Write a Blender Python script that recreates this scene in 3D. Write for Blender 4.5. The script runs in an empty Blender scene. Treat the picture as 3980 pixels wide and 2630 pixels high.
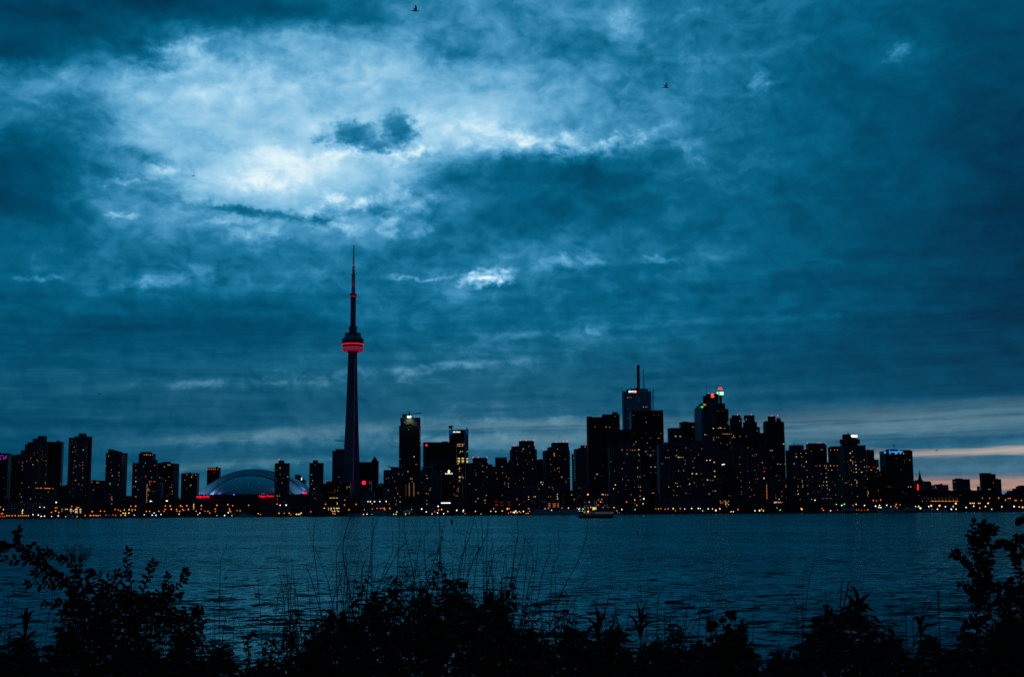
import bpy, bmesh, math, random
import numpy as np
from mathutils import Vector, Matrix

random.seed(7)
rng = np.random.RandomState(11)
SC = bpy.context.scene
COL = SC.collection
R = math.radians

# ---------------------------------------------------------------- camera
FP = 5000.0                      # focal length measured in photo pixels
CAM = Vector((0.0, 0.0, 5.75))
PITCH, ROLL = R(7.638), R(0.39)
FWD = Vector((0, math.cos(PITCH), math.sin(PITCH)))
_u = Vector((0, -math.sin(PITCH), math.cos(PITCH)))
_r = Vector((1, 0, 0))
RGT = _r * math.cos(ROLL) - _u * math.sin(ROLL)
UPV = _u * math.cos(ROLL) + _r * math.sin(ROLL)
cam_data = bpy.data.cameras.new("camera")
cam = bpy.data.objects.new("camera", cam_data)
COL.objects.link(cam)
cam_data.sensor_width = 36.0
cam_data.lens = 36.0 * FP / 3980.0
cam_data.clip_start, cam_data.clip_end = 0.1, 60000
M3 = Matrix((RGT, UPV, -FWD)).transposed()
cam.matrix_world = Matrix.Translation(CAM) @ M3.to_4x4()
SC.camera = cam
SC.render.resolution_x, SC.render.resolution_y = 1024, 676
SC.view_settings.view_transform = 'Standard'
SC.view_settings.look = 'None'
SC.view_settings.exposure = 0
SC.view_settings.gamma = 1
SC.view_settings.use_curve_mapping = False
SC.cycles.use_denoising = False
SC.cycles.max_bounces = 4
SC.cycles.diffuse_bounces = 2
SC.cycles.glossy_bounces = 2
SC.cycles.transmission_bounces = 2
SC.cycles.caustics_reflective = False
SC.cycles.caustics_refractive = False
SC.cycles.sample_clamp_indirect = 0.2


def ray(px, py):
    return (FWD * FP + RGT * (px - 1990.0) + UPV * (1315.0 - py)).normalized()


def at(px, py, Y):
    """world point seen in the photograph's pixel (px, py) at distance Y"""
    d = ray(px, py)
    return CAM + d * (Y / d.y)


def azel(px, py):
    d = ray(px, py)
    return math.degrees(math.atan2(d.x, d.y)), math.degrees(math.asin(d.z))


def to_px(az, el):
    a, e = R(az), R(el)
    d = Vector((math.sin(a) * math.cos(e), math.cos(a) * math.cos(e), math.sin(e)))
    z = max(d.dot(FWD), 0.05)
    return 1990 + FP * d.dot(RGT) / z, 1315 - FP * d.dot(UPV) / z


def s2l(c):
    return tuple((v / 255 / 12.92 if v <= 10 else ((v / 255 + 0.055) / 1.055) ** 2.4) for v in c)


# ---------------------------------------------------------------- sky
GX = list(range(0, 4001, 200))
GRID = {
    0: [.30, .30, .27, .25, .28, .33, .35, .36, .50, .58, .50, .52, .50, .42, .40, .40, .36, .32, .28, .22, .22],
    100: [.25, .27, .32, .33, .45, .38, .50, .52, .50, .42, .50, .42, .55, .45, .40, .40, .36, .30, .26, .22, .20],
    200: [.25, .33, .50, .45, .66, .66, .62, .60, .58, .45, .50, .42, .42, .44, .40, .38, .34, .36, .30, .22, .20],
    300: [.40, .58, .72, .62, .70, .72, .68, .66, .66, .60, .60, .55, .52, .42, .45, .42, .30, .28, .25, .20, .17],
    400: [.46, .46, .50, .72, .74, .74, .72, .70, .74, .78, .68, .55, .50, .45, .42, .35, .28, .27, .23, .18, .16],
    500: [.35, .40, .55, .72, .76, .72, .72, .78, .80, .84, .80, .60, .55, .48, .42, .36, .30, .28, .23, .18, .15],
    600: [.30, .33, .50, .55, .75, .85, .86, .80, .75, .55, .42, .38, .40, .40, .42, .36, .30, .27, .23, .17, .14],
    700: [.25, .30, .45, .55, .90, .98, .93, .70, .60, .42, .38, .36, .36, .36, .36, .32, .28, .27, .22, .16, .13],
    800: [.20, .30, .50, .55, .52, .50, .60, .60, .52, .42, .38, .35, .32, .32, .32, .30, .27, .25, .20, .15, .12],
    900: [.33, .36, .45, .48, .46, .52, .52, .52, .45, .42, .40, .38, .38, .38, .34, .28, .25, .22, .18, .14, .11],
    1000: [.30, .33, .36, .40, .42, .40, .38, .42, .40, .42, .48, .45, .38, .38, .36, .30, .26, .24, .20, .15, .13],
    1100: [.30, .36, .38, .48, .42, .42, .42, .40, .42, .48, .42, .36, .34, .36, .32, .27, .25, .23, .18, .15, .13],
    1200: [.28, .28, .28, .27, .28, .30, .33, .36, .36, .38, .36, .34, .35, .34, .30, .28, .24, .22, .18, .15, .13],
    1300: [.24, .24, .24, .24, .26, .28, .30, .32, .34, .36, .40, .36, .36, .33, .30, .27, .23, .21, .18, .15, .13],
    1400: [.25, .27, .27, .27, .27, .28, .30, .32, .36, .38, .36, .33, .30, .28, .26, .24, .22, .20, .17, .15, .14],
    1500: [.24, .26, .28, .32, .34, .34, .36, .33, .32, .30, .30, .30, .28, .26, .25, .23, .21, .20, .18, .18, .18],
    1600: [.22, .22, .24, .24, .25, .26, .28, .29, .30, .30, .30, .29, .28, .27, .26, .26, .28, .32, .34, .34, .34],
    1700: [.22, .24, .30, .30, .32, .34, .36, .36, .38, .40, .40, .40, .38, .38, .38, .38, .36, .34, .33, .32, .32],
    1800: [.24, .25, .26, .28, .30, .32, .32, .34, .36, .36, .38, .38, .36, .36, .36, .36, .35, .35, .34, .36, .38],
    1900: [.25, .26, .28, .30, .30, .30, .30, .32, .34, .35, .36, .36, .35, .34, .34, .34, .35, .36, .42, .45, .45],
}
GA = np.array([GRID[k] for k in sorted(GRID)])
GA[12:] += .008
GA[:12, 16:] -= .015
GA = GA + 0.03 * np.clip((GA - .42) / .2, 0, 1)


def grid_t(px, py):
    fx = min(max(px / 200.0, 0), 19.999)
    fy = min(max(py / 100.0, 0), 18.999)
    i, j = int(fx), int(fy)
    a, b = fx - i, fy - j
    return ((GA[j, i] * (1 - a) + GA[j, i + 1] * a) * (1 - b) + (GA[j + 1, i] * (1 - a) + GA[j + 1, i + 1] * a) * b)


world = bpy.data.worlds.new("World")
SC.world = world
world.use_nodes = True
WT = world.node_tree
WT.nodes.clear()


def nd(tree, typ, **kw):
    n = tree.nodes.new(typ)
    for k, v in kw.items():
        setattr(n, k, v)
    return n


class G:
    """tiny node-graph writer"""

    def __init__(self, tree):
        self.t = tree

    def link(self, a, b):
        if isinstance(a, (int, float)):
            b.default_value = a
        elif isinstance(a, (tuple, list)):
            b.default_value = a
        else:
            self.t.links.new(a, b)

    def m(self, op, a, b=None, c=None, clamp=False):
        n = nd(self.t, 'ShaderNodeMath', operation=op, use_clamp=clamp)
        self.link(a, n.inputs[0])
        if b is not None:
            self.link(b, n.inputs[1])
        if c is not None:
            self.link(c, n.inputs[2])
        return n.outputs[0]

    def v(self, op, a, b=None):
        n = nd(self.t, 'ShaderNodeVectorMath', operation=op)
        self.link(a, n.inputs[0])
        if b is not None:
            self.link(b, n.inputs[1])
        return n.outputs['Value'] if op in ('LENGTH', 'DOT_PRODUCT') else n.outputs[0]

    def comb(self, x, y, z=0.0):
        n = nd(self.t, 'ShaderNodeCombineXYZ')
        for s, q in zip((x, y, z), n.inputs):
            self.link(s, q)
        return n.outputs[0]

    def noise(self, vec, scale, detail=6, rough=.55, lac=2.0, color=False, dist=0.0):
        n = nd(self.t, 'ShaderNodeTexNoise')
        self.link(vec, n.inputs['Vector'])
        n.inputs['Scale'].default_value = scale
        n.inputs['Detail'].default_value = detail
        n.inputs['Roughness'].default_value = rough
        n.inputs['Lacunarity'].default_value = lac
        n.inputs['Distortion'].default_value = dist
        return n.outputs['Color' if color else 'Fac']

    def mapr(self, v, a, b, c=0.0, d=1.0, smooth=False):
        n = nd(self.t, 'ShaderNodeMapRange', interpolation_type='SMOOTHSTEP' if smooth else 'LINEAR')
        self.link(v, n.inputs[0])
        for i, q in enumerate((a, b, c, d)):
            n.inputs[i + 1].default_value = q
        return n.outputs[0]

    def ramp(self, f, stops, interp='LINEAR'):
        n = nd(self.t, 'ShaderNodeValToRGB')
        n.color_ramp.interpolation = interp
        e = n.color_ramp.elements
        while len(e) < len(stops):
            e.new(0.5)
        for q, (p, c) in zip(e, stops):
            q.position = p
            q.color = (*c, 1)
        self.link(f, n.inputs[0])
        return n.outputs[0]

    def mix(self, f, a, b):
        n = nd(self.t, 'ShaderNodeMix', data_type='RGBA')
        self.link(f, n.inputs[0])
        self.link(a, n.inputs[6])
        self.link(b, n.inputs[7])
        return n.outputs[2]


g = G(WT)
tc = nd(WT, 'ShaderNodeTexCoord').outputs['Generated']
dirn = g.v('NORMALIZE', tc)
sx = nd(WT, 'ShaderNodeSeparateXYZ')
WT.links.new(dirn, sx.inputs[0])
AZ = g.m('MULTIPLY', g.m('ARCTAN2', sx.outputs[0], sx.outputs[1]), 180 / math.pi)
EL = g.m('MULTIPLY', g.m('ARCSINE', sx.outputs[2]), 180 / math.pi)
# a cloud deck seen in perspective: coordinates on a flat layer overhead
zz = g.m('ADD', g.m('MAXIMUM', sx.outputs[2], 0.0), 0.13)
deck = g.comb(g.m('DIVIDE', sx.outputs[0], zz), g.m('DIVIDE', sx.outputs[1], zz), 0.0)
AE = g.comb(AZ, EL, 0.0)
AEs = g.comb(g.m('MULTIPLY', AZ, 0.72), EL, 3.3)
# domain warp, coarse and fine
w1 = g.noise(deck, 1.9, 3, .5, color=True)
w2 = g.noise(AEs, 0.55, 7, .62, color=True)
w1s = nd(WT, 'ShaderNodeSeparateXYZ'); WT.links.new(w1, w1s.inputs[0])
w2s = nd(WT, 'ShaderNodeSeparateXYZ'); WT.links.new(w2, w2s.inputs[0])


def cen(o, amp):
    return g.m('MULTIPLY', g.m('SUBTRACT', o, 0.5), amp)


w3 = g.noise(AEs, 2.6, 7, .62, color=True)
w3s = nd(WT, 'ShaderNodeSeparateXYZ'); WT.links.new(w3, w3s.inputs[0])
flat = g.mapr(EL, 1, 14, .35, 1)
dAZ = g.m('ADD', cen(w2s.outputs[0], 2.4), cen(w3s.outputs[0], 1.1))
dEL = g.m('MULTIPLY', g.m('ADD', cen(w2s.outputs[1], 1.3), cen(w3s.outputs[1], .75)), flat)
AZ1 = g.m('ADD', g.m('ADD', AZ, cen(w1s.outputs[0], 1.0)), dAZ)
EL1 = g.m('ADD', g.m('ADD', EL, cen(w1s.outputs[1], 0.4)), dEL)
AZ2 = g.m('ADD', AZ, g.m('MULTIPLY', dAZ, 1.25))
EL2 = g.m('ADD', EL, g.m('MULTIPLY', dEL, 1.25))
AE2 = g.comb(AZ2, EL2, 0.0)

ROWS = [-2.0, 0.0, 0.7, 1.4, 2.2, 3.1, 4.0, 5.0, 6.2, 7.4, 8.7, 10.0, 11.3, 12.6, 13.9, 15.2, 16.5, 17.8, 19.1, 20.4, 21.8, 23.3, 25.0, 28.0]
A0, A1, NC = -27.0, 27.0, 28
acc = None
fx = g.mapr(AZ1, A0, A1)
for k, el in enumerate(ROWS):
    cv = nd(WT, 'ShaderNodeFloatCurve')
    pts = cv.mapping.curves[0].points
    vals = []
    for i in range(NC):
        az = A0 + (A1 - A0) * i / (NC - 1)
        vals.append(grid_t(*to_px(az, el)))
    while len(pts) < NC:
        pts.new(0.5, 0.5)
    for i in range(NC):
        pts[i].location = (i / (NC - 1), float(vals[i]))
    cv.mapping.update()
    WT.links.new(fx, cv.inputs['Value'])
    if acc is None:
        acc = cv.outputs[0]
    else:
        f = g.mapr(EL1, ROWS[k - 1], el, smooth=True)
        n = nd(WT, 'ShaderNodeMix', data_type='FLOAT')
        WT.links.new(f, n.inputs[0]); WT.links.new(acc, n.inputs[2]); WT.links.new(cv.outputs[0], n.inputs[3])
        acc = n.outputs[0]
T = acc
# outside the part the photograph shows: unseen overcast made up for its light, dark behind to darken the fronts
back = g.mapr(g.m('ABSOLUTE', AZ), 29, 55, 0, 1, True)
high = g.mapr(EL, 27, 50, 0, 1, True)
for msk, val in ((high, .22), (g.m('MULTIPLY', back, g.mapr(EL, 35, 70, 1, 0, True)), .03)):
    nm = nd(WT, 'ShaderNodeMix', data_type='FLOAT')
    WT.links.new(msk, nm.inputs[0]); WT.links.new(T, nm.inputs[2]); nm.inputs[3].default_value = val
    T = nm.outputs[0]


def blob(px, py, hx, hy, rot, amp, vec=None, pw=None):
    """a soft-edged patch of cloud (or gap) centred on a sky direction; returns its weight"""
    az, el = azel(px, py)
    n = nd(WT, 'ShaderNodeMapping', vector_type='TEXTURE')
    n.inputs['Location'].default_value = (az, el, 0)
    n.inputs['Rotation'].default_value = (0, 0, R(rot))
    k = FP * math.pi / 180
    n.inputs['Scale'].default_value = (hx / k, hy / k, 1)
    WT.links.new(vec or AE2, n.inputs[0])
    ln = g.v('LENGTH', n.outputs[0])
    return g.mapr(ln, 1.5, 0.0, 0, amp, True)


# cloud detail
n1 = g.noise(deck, 7.0, 8, .6)
n2 = g.noise(AEs, 1.35, 7, .55, dist=.45)
n3 = g.noise(g.comb(g.m('MULTIPLY', AZ, .58), EL, 9.1), .62, 5, .6, dist=.9)
st = g.noise(g.comb(g.m('MULTIPLY', AZ, .11), g.m('MULTIPLY', EL, 1.7), 7.7), 1.0, 6, .55)
lowm = g.mapr(EL, 9, 14, 1, 0, True)
st2 = g.noise(g.comb(g.m('MULTIPLY', AZ, .13), g.m('ADD', g.m('MULTIPLY', EL, 4.2), g.m('MULTIPLY', AZ, -.12)), 2.2), 1.0, 6, .6, dist=.5)
T = g.m('ADD', T, g.m('MULTIPLY', cen(n1, .11), g.mapr(EL, 3, 9, 0.3, 1, True)))
T = g.m('ADD', T, g.m('MULTIPLY', cen(n2, .36), g.m('MULTIPLY', g.mapr(T, .12, .5, .25, 1, True), g.mapr(T, .55, .8, 1, .55, True))))
T = g.m('ADD', T, g.m('MULTIPLY', cen(n3, .30), g.m('MULTIPLY', g.mapr(EL, 4, 10, 0.3, 1, True), g.mapr(T, .1, .4, .25, 1, True))))
T = g.m('ADD', T, g.m('MULTIPLY', cen(st2, .09), g.mapr(EL, 7, 10, 1, 0, True)))
T = g.m('ADD', T, g.m('MULTIPLY', cen(st, .20), lowm))
BLOBS = [
    # small dark cloud with two lobes, bright gaps round it
    (1580, 605, 120, 22, 8, .22), (1340, 610, 90, 30, 0, .10),
    # the bright rim over the dark bank
    (2060, 540, 200, 60, -6, .10), (2250, 560, 200, 34, -4, .17), (2440, 538, 150, 24, 9, .15), (2650, 585, 110, 18, -38, .07),
    (1850, 500, 260, 70, -6, .09),
    # bright core
    (1010, 700, 210, 50, 3, .08), (640, 660, 120, 30, 0, .10), (520, 700, 80, 14, 0, .18),
    (860, 860, 160, 16, 4, .14), (480, 840, 70, 14, 0, .16),
    (960, 820, 360, 22, -6, -.20), (1000, 915, 110, 30, 0, .12), (560, 600, 120, 26, -10, -.12),
    # dark bank under the rim
    (2150, 670, 430, 75, 2, -.11), (2120, 830, 520, 100, 8, -.08),
    # mottled patches under the glow, dark masses on the far left
    (1180, 830, 60, 26, 20, .16), (1290, 780, 60, 34, -20, .18), (1430, 770, 70, 30, 15, .20), (1560, 740, 70, 36, -25, .18), (1650, 800, 50, 40, 30, .16), (1330, 880, 60, 26, 0, .16), (1500, 880, 50, 40, 60, .18), (1620, 900, 40, 30, 0, .14),
    (1240, 850, 60, 24, 0, -.12), (1480, 820, 60, 26, 10, -.14), (1700, 700, 130, 50, 10, -.12), (1380, 830, 44, 20, 0, -.10),
    (100, 610, 330, 90, -4, -.09), (120, 780, 330, 70, -4, -.08), (360, 480, 150, 40, -10, -.10), (560, 700, 160, 22, -8, -.10), (900, 300, 500, 120, 8, .05), (1350, 330, 300, 90, 20, .05),
    (1060, 240, 260, 50, -8, -.09), (840, 545, 170, 30, -12, -.08), (1230, 395, 200, 50, 10, -.08), (720, 330, 150, 40, 15, -.08), (1700, 380, 200, 50, -15, -.07), (1150, 560, 120, 40, -20, -.07),
    # top
    (450, 30, 1000, 110, 4, -.12), (150, 200, 330, 70, 10, -.10), (1500, 40, 500, 60, 0, -.04),
    (1780, 215, 150, 60, -14, -.10), (1450, 110, 90, 60, 0, -.06), (2420, 85, 60, 70, 0, .10),
    (560, 215, 150, 46, -4, -.20), (700, 190, 120, 40, 0, .12),
    (2950, 320, 90, 26, 12, .12), (3480, 205, 80, 22, 12, .10),
    (330, 390, 160, 60, -12, -.10),
    # streaks lower down
    (1890, 1070, 95, 34, 4, .62), (1915, 1090, 70, 18, 0, .25), (1640, 1075, 170, 9, 5, .14),
    (2230, 1015, 130, 26, 3, .16), (2600, 1022, 80, 18, 0, .18), (3180, 1020, 90, 16, 0, .07),
    (640, 1088, 220, 32, 10, .14), (150, 1085, 90, 15, 0, .14),
    (1050, 1480, 620, 24, 3, .10), (1700, 1425, 380, 20, 4, .12), (2150, 1300, 420, 18, 5, .08), (3100, 1225, 260, 14, 4, .06),
    (1100, 1690, 560, 26, 4, .08), (900, 1810, 380, 16, 3, .08), (2000, 1640, 420, 16, 2, .08), (2010, 1705, 500, 20, 0, .05),
    (950, 1290, 600, 90, 0, -.06), (1100, 1580, 560, 60, 0, -.05),
    (3500, 1582, 520, 12, 3.5, .07), (3300, 1612, 640, 26, 4, -.10), (3620, 1645, 640, 26, 2, .06), (3850, 1618, 300, 8, 2, -.12), (3800, 1697, 500, 12, 0, -.05), (3300, 1700, 300, 10, 0, -.05), (3560, 1668, 240, 5, 0, .06),
]
brk = g.m('ADD', g.m('MULTIPLY', cen(n2, 3.4), 1.0), 1.0)
brk = g.m('MAXIMUM', brk, 0.1)
brk2 = g.m('ADD', g.m('MULTIPLY', brk, .35), .7)
vec = AE2
for i, b in enumerate(BLOBS):
    if i % 6 == 5:           # keeps the node program short: each batch starts after the one before
        vec = g.v('ADD', AE2, g.v('SCALE', g.comb(T, T, T)))
        vec.node.inputs[1].links[0].from_node.inputs['Scale'].default_value = 1e-7
    b = (*b, vec)
    T = g.m('ADD', T, g.m('MULTIPLY', blob(*b), brk if b[5] > 0 else brk2))
AE3 = g.comb(g.m('ADD', AZ, g.m('ADD', cen(w3s.outputs[0], 1.7), cen(w2s.outputs[0], .6))), g.m('ADD', EL, g.m('ADD', cen(w3s.outputs[1], 1.25), g.m('MULTIPLY', T, 1e-7))), 0.0)
puff = None
for (px, py, hx, hy, rot, amp) in ((1385, 520, 120, 58, 0, 1), (1545, 505, 82, 78, 0, 1), (1450, 560, 130, 44, -4, .8), (1262, 545, 60, 22, 0, .5)):
    q = blob(px, py, hx, hy, rot, amp, AE3)
    puff = q if puff is None else g.m('MAXIMUM', puff, q)
puff = g.mapr(puff, .02, .85, 0, 1, True)
pd = g.m('ADD', .41, g.m('ADD', cen(n2, .5), cen(n1, .3)))
nm = nd(WT, 'ShaderNodeMix', data_type='FLOAT')
WT.links.new(g.m('MULTIPLY', puff, .85), nm.inputs[0]); WT.links.new(T, nm.inputs[2]); WT.links.new(pd, nm.inputs[3])
T = g.m('MINIMUM', g.m('MAXIMUM', nm.outputs[0], 0.02), 1.0)
COOL = [(0, (0, 24, 48)), (.12, (0, 52, 81)), (.25, (0, 77, 109)), (.36, (5, 98, 133)), (.45, (30, 118, 158)), (.57, (72, 150, 192)),
        (.70, (118, 182, 218)), (.85, (168, 214, 238)), (1.0, (232, 248, 252))]
GREY = [(0, (0, 24, 44)), (.12, (0, 46, 72)), (.25, (8, 74, 104)), (.36, (40, 96, 122)), (.45, (86, 126, 146)), (.6, (130, 160, 172)), (1, (230, 235, 235))]
c_cool = g.ramp(T, [(p, s2l(c)) for p, c in COOL])
c_grey = g.ramp(T, [(p, s2l(c)) for p, c in GREY])
skyc = g.mix(g.mapr(EL, 9, 4.0, 0, .62, True), c_cool, c_grey)
# warm afterglow low on the right
glow_n = g.noise(g.comb(g.m('MULTIPLY', AZ, .16), g.m('MULTIPLY', EL, 2.6), 1.2), 1.0, 7, .6)
AEg = g.comb(g.m('ADD', AZ, cen(glow_n, 3)), g.m('ADD', EL, g.m('ADD', cen(glow_n, .5), cen(st2, .7))), 0.0)
for (px, py, hx, hy, rot, amp, colr) in [
    (3500, 1640, 1250, 62, 1.5, .85, (92, 128, 144)),
    (3700, 1800, 900, 60, 0, .65, (66, 102, 122)),
    (4250, 1872, 1500, 32, .5, 1.0, (208, 148, 116)),
    (4150, 1736, 900, 15, 1.5, .95, (196, 180, 166)),
    (3700, 1752, 500, 12, -1.0, .5, (150, 150, 150)),
    (3900, 1930, 900, 40, 0, .6, (84, 92, 108)),
    (2000, 1900, 1800, 60, 1, .25, (80, 125, 142)),
    (2060, 1652, 520, 20, 1.5, .62, (98, 136, 152)), (2040, 1706, 560, 20, .5, .5, (92, 130, 146)), (1150, 1682, 560, 24, 4, .5, (80, 124, 142)), (900, 1800, 420, 16, 3, .45, (78, 122, 140)),
]:
    skyc = g.mix(g.m('MULTIPLY', blob(px, py, hx, hy, rot, amp, AEg), g.mapr(st2, .34, .54, .3, 1.0)), skyc, (*s2l(colr), 1))
# the clear twilight above the clouds adds a little of its own
nish = nd(WT, 'ShaderNodeTexSky', sky_type='NISHITA')
nish.sun_disc = False
nish.sun_elevation = R(0.5)
nish.sun_rotation = R(38)
addn = nd(WT, 'ShaderNodeMix', data_type='RGBA', blend_type='ADD')
addn.inputs[0].default_value = 0.0005
WT.links.new(skyc, addn.inputs[6]); WT.links.new(nish.outputs[0], addn.inputs[7])
dim = g.mapr(EL, -1.5, -0.2, .35, 1, True)
bg = nd(WT, 'ShaderNodeBackground')
WT.links.new(addn.outputs[2], bg.inputs[0])
WT.links.new(g.m('MULTIPLY', dim, 1.0), bg.inputs[1])
wo = nd(WT, 'ShaderNodeOutputWorld')
WT.links.new(bg.outputs[0], wo.inputs[0])
world.cycles.sampling_method = 'MANUAL'
world.cycles.sample_map_resolution = 256

sun_d = bpy.data.lights.new("sun", 'SUN')
sun_d.energy = 0.02
sun_d.angle = R(10)
sun_d.color = (1, .72, .55)
sun = bpy.data.objects.new("sun", sun_d)
COL.objects.link(sun)
sa, se = R(38), R(1.5)
sdir = Vector((math.sin(sa) * math.cos(se), math.cos(sa) * math.cos(se), math.sin(se)))
sun.rotation_euler = sdir.to_track_quat('Z', 'Y').to_euler()

# ---------------------------------------------------------------- materials


def mat(name, col, rough=.8, spec=.3, metal=0.0, noise=0.0, nscale=1.0):
    m = bpy.data.materials.new(name)
    m.use_nodes = True
    t = m.node_tree
    b = t.nodes['Principled BSDF']
    b.inputs['Base Color'].default_value = (*col, 1)
    b.inputs['Roughness'].default_value = rough
    b.inputs['Specular IOR Level'].default_value = spec
    b.inputs['Metallic'].default_value = metal
    if noise:
        gg = G(t)
        o = nd(t, 'ShaderNodeTexCoord').outputs['Object']
        f = gg.noise(o, nscale, 5, .6)
        c = gg.ramp(f, [(.3, tuple(v * (1 - noise) for v in col)), (.7, tuple(min(v * (1 + noise), 1) for v in col))])
        t.links.new(c, b.inputs['Base Color'])
    return m


def emat(name, col, strength, sample=False):
    m = bpy.data.materials.new(name)
    m.use_nodes = True
    t = m.node_tree
    t.nodes.clear()
    e = nd(t, 'ShaderNodeEmission')
    e.inputs[0].default_value = (*s2l(col), 1)
    e.inputs[1].default_value = strength
    o = nd(t, 'ShaderNodeOutputMaterial')
    t.links.new(e.outputs[0], o.inputs[0])
    if not sample:
        m.cycles.emission_sampling = 'NONE'
    return m


# ---------------------------------------------------------------- mesh helpers


def link(o, parent=None):
    COL.objects.link(o)
    if parent:
        o.parent = parent
    return o


def obj(name, bm, m=None, parent=None, smooth=False):
    me = bpy.data.meshes.new(name)
    bm.to_mesh(me)
    bm.free()
    if m:
        me.materials.append(m)
    if smooth:
        me.polygons.foreach_set('use_smooth', [True] * len(me.polygons))
    return link(bpy.data.objects.new(name, me), parent)


def np_mesh(name, V, F, m, parent=None, smooth=False):
    me = bpy.data.meshes.new(name)
    V = np.asarray(V, np.float32)
    F = np.asarray(F, np.int32)
    k = F.shape[1]
    me.vertices.add(len(V)); me.vertices.foreach_set('co', V.ravel())
    me.loops.add(F.size); me.loops.foreach_set('vertex_index', F.ravel())
    me.polygons.add(len(F)); me.polygons.foreach_set('loop_start', np.arange(0, F.size, k, dtype=np.int32))
    me.polygons.foreach_set('loop_total', np.full(len(F), k, np.int32))
    if smooth:
        me.polygons.foreach_set('use_smooth', np.ones(len(F), bool))
    me.update(calc_edges=True)
    if m:
        me.materials.append(m)
    return link(bpy.data.objects.new(name, me), parent)


def tag(o, label=None, cat=None, group=None, kind=None):
    if label: o['label'] = label
    if cat: o['category'] = cat
    if group: o['group'] = group
    if kind: o['kind'] = kind
    return o


def thing(name, label, cat, loc=(0, 0, 0), rz=0.0, group=None):
    o = bpy.data.objects.new(name, None)
    o.empty_display_size = 0.1
    COL.objects.link(o)
    o.location = loc
    o.rotation_euler = (0, 0, rz)
    return tag(o, label, cat, group)


def box(bm, x0, x1, y0, y1, z0, z1):
    vs = [bm.verts.new(p) for p in ((x0, y0, z0), (x1, y0, z0), (x1, y1, z0), (x0, y1, z0), (x0, y0, z1), (x1, y0, z1), (x1, y1, z1), (x0, y1, z1))]
    for f in ((3, 2, 1, 0), (4, 5, 6, 7), (0, 1, 5, 4), (1, 2, 6, 5), (2, 3, 7, 6), (3, 0, 4, 7)):
        bm.faces.new([vs[i] for i in f])


def prism(bm, pts, y0, y1):
    """extrude an (x, z) outline from y0 to y1"""
    a = [bm.verts.new((x, y0, z)) for x, z in pts]
    b = [bm.verts.new((x, y1, z)) for x, z in pts]
    bm.faces.new(a); bm.faces.new(b[::-1])
    n = len(pts)
    for i in range(n):
        bm.faces.new((a[i], b[i], b[(i + 1) % n], a[(i + 1) % n]))


def lathe(bm, prof, n=32, caps=True):
    rings = []
    for r, z in prof:
        rings.append([bm.verts.new((r * math.cos(2 * math.pi * i / n), r * math.sin(2 * math.pi * i / n), z)) for i in range(n)])
    for a, b in zip(rings, rings[1:]):
        for i in range(n):
            bm.faces.new((a[i], a[(i + 1) % n], b[(i + 1) % n], b[i]))
    if caps:
        bm.faces.new(rings[0][::-1]); bm.faces.new(rings[-1])


def tube_np(path, r0, r1, n=5):
    """vertices and quads of a tapered tube along a list of points"""
    P = np.array([tuple(p) for p in path], float)
    m = len(P)
    V, F = [], []
    tang = np.gradient(P, axis=0)
    tang /= np.linalg.norm(tang, axis=1)[:, None] + 1e-9
    for i in range(m):
        t = tang[i]
        ref = np.array([0, 1.0, 0]) if abs(t[1]) < .9 else np.array([1.0, 0, 0])
        a = np.cross(t, ref); a /= np.linalg.norm(a)
        b = np.cross(t, a)
        r = r0 + (r1 - r0) * i / (m - 1)
        for k in range(n):
            q = 2 * math.pi * k / n
            V.append(P[i] + (a * math.cos(q) + b * math.sin(q)) * r)
    for i in range(m - 1):
        for k in range(n):
            F.append((i * n + k, i * n + (k + 1) % n, (i + 1) * n + (k + 1) % n, (i + 1) * n + k))
    return V, F


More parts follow.
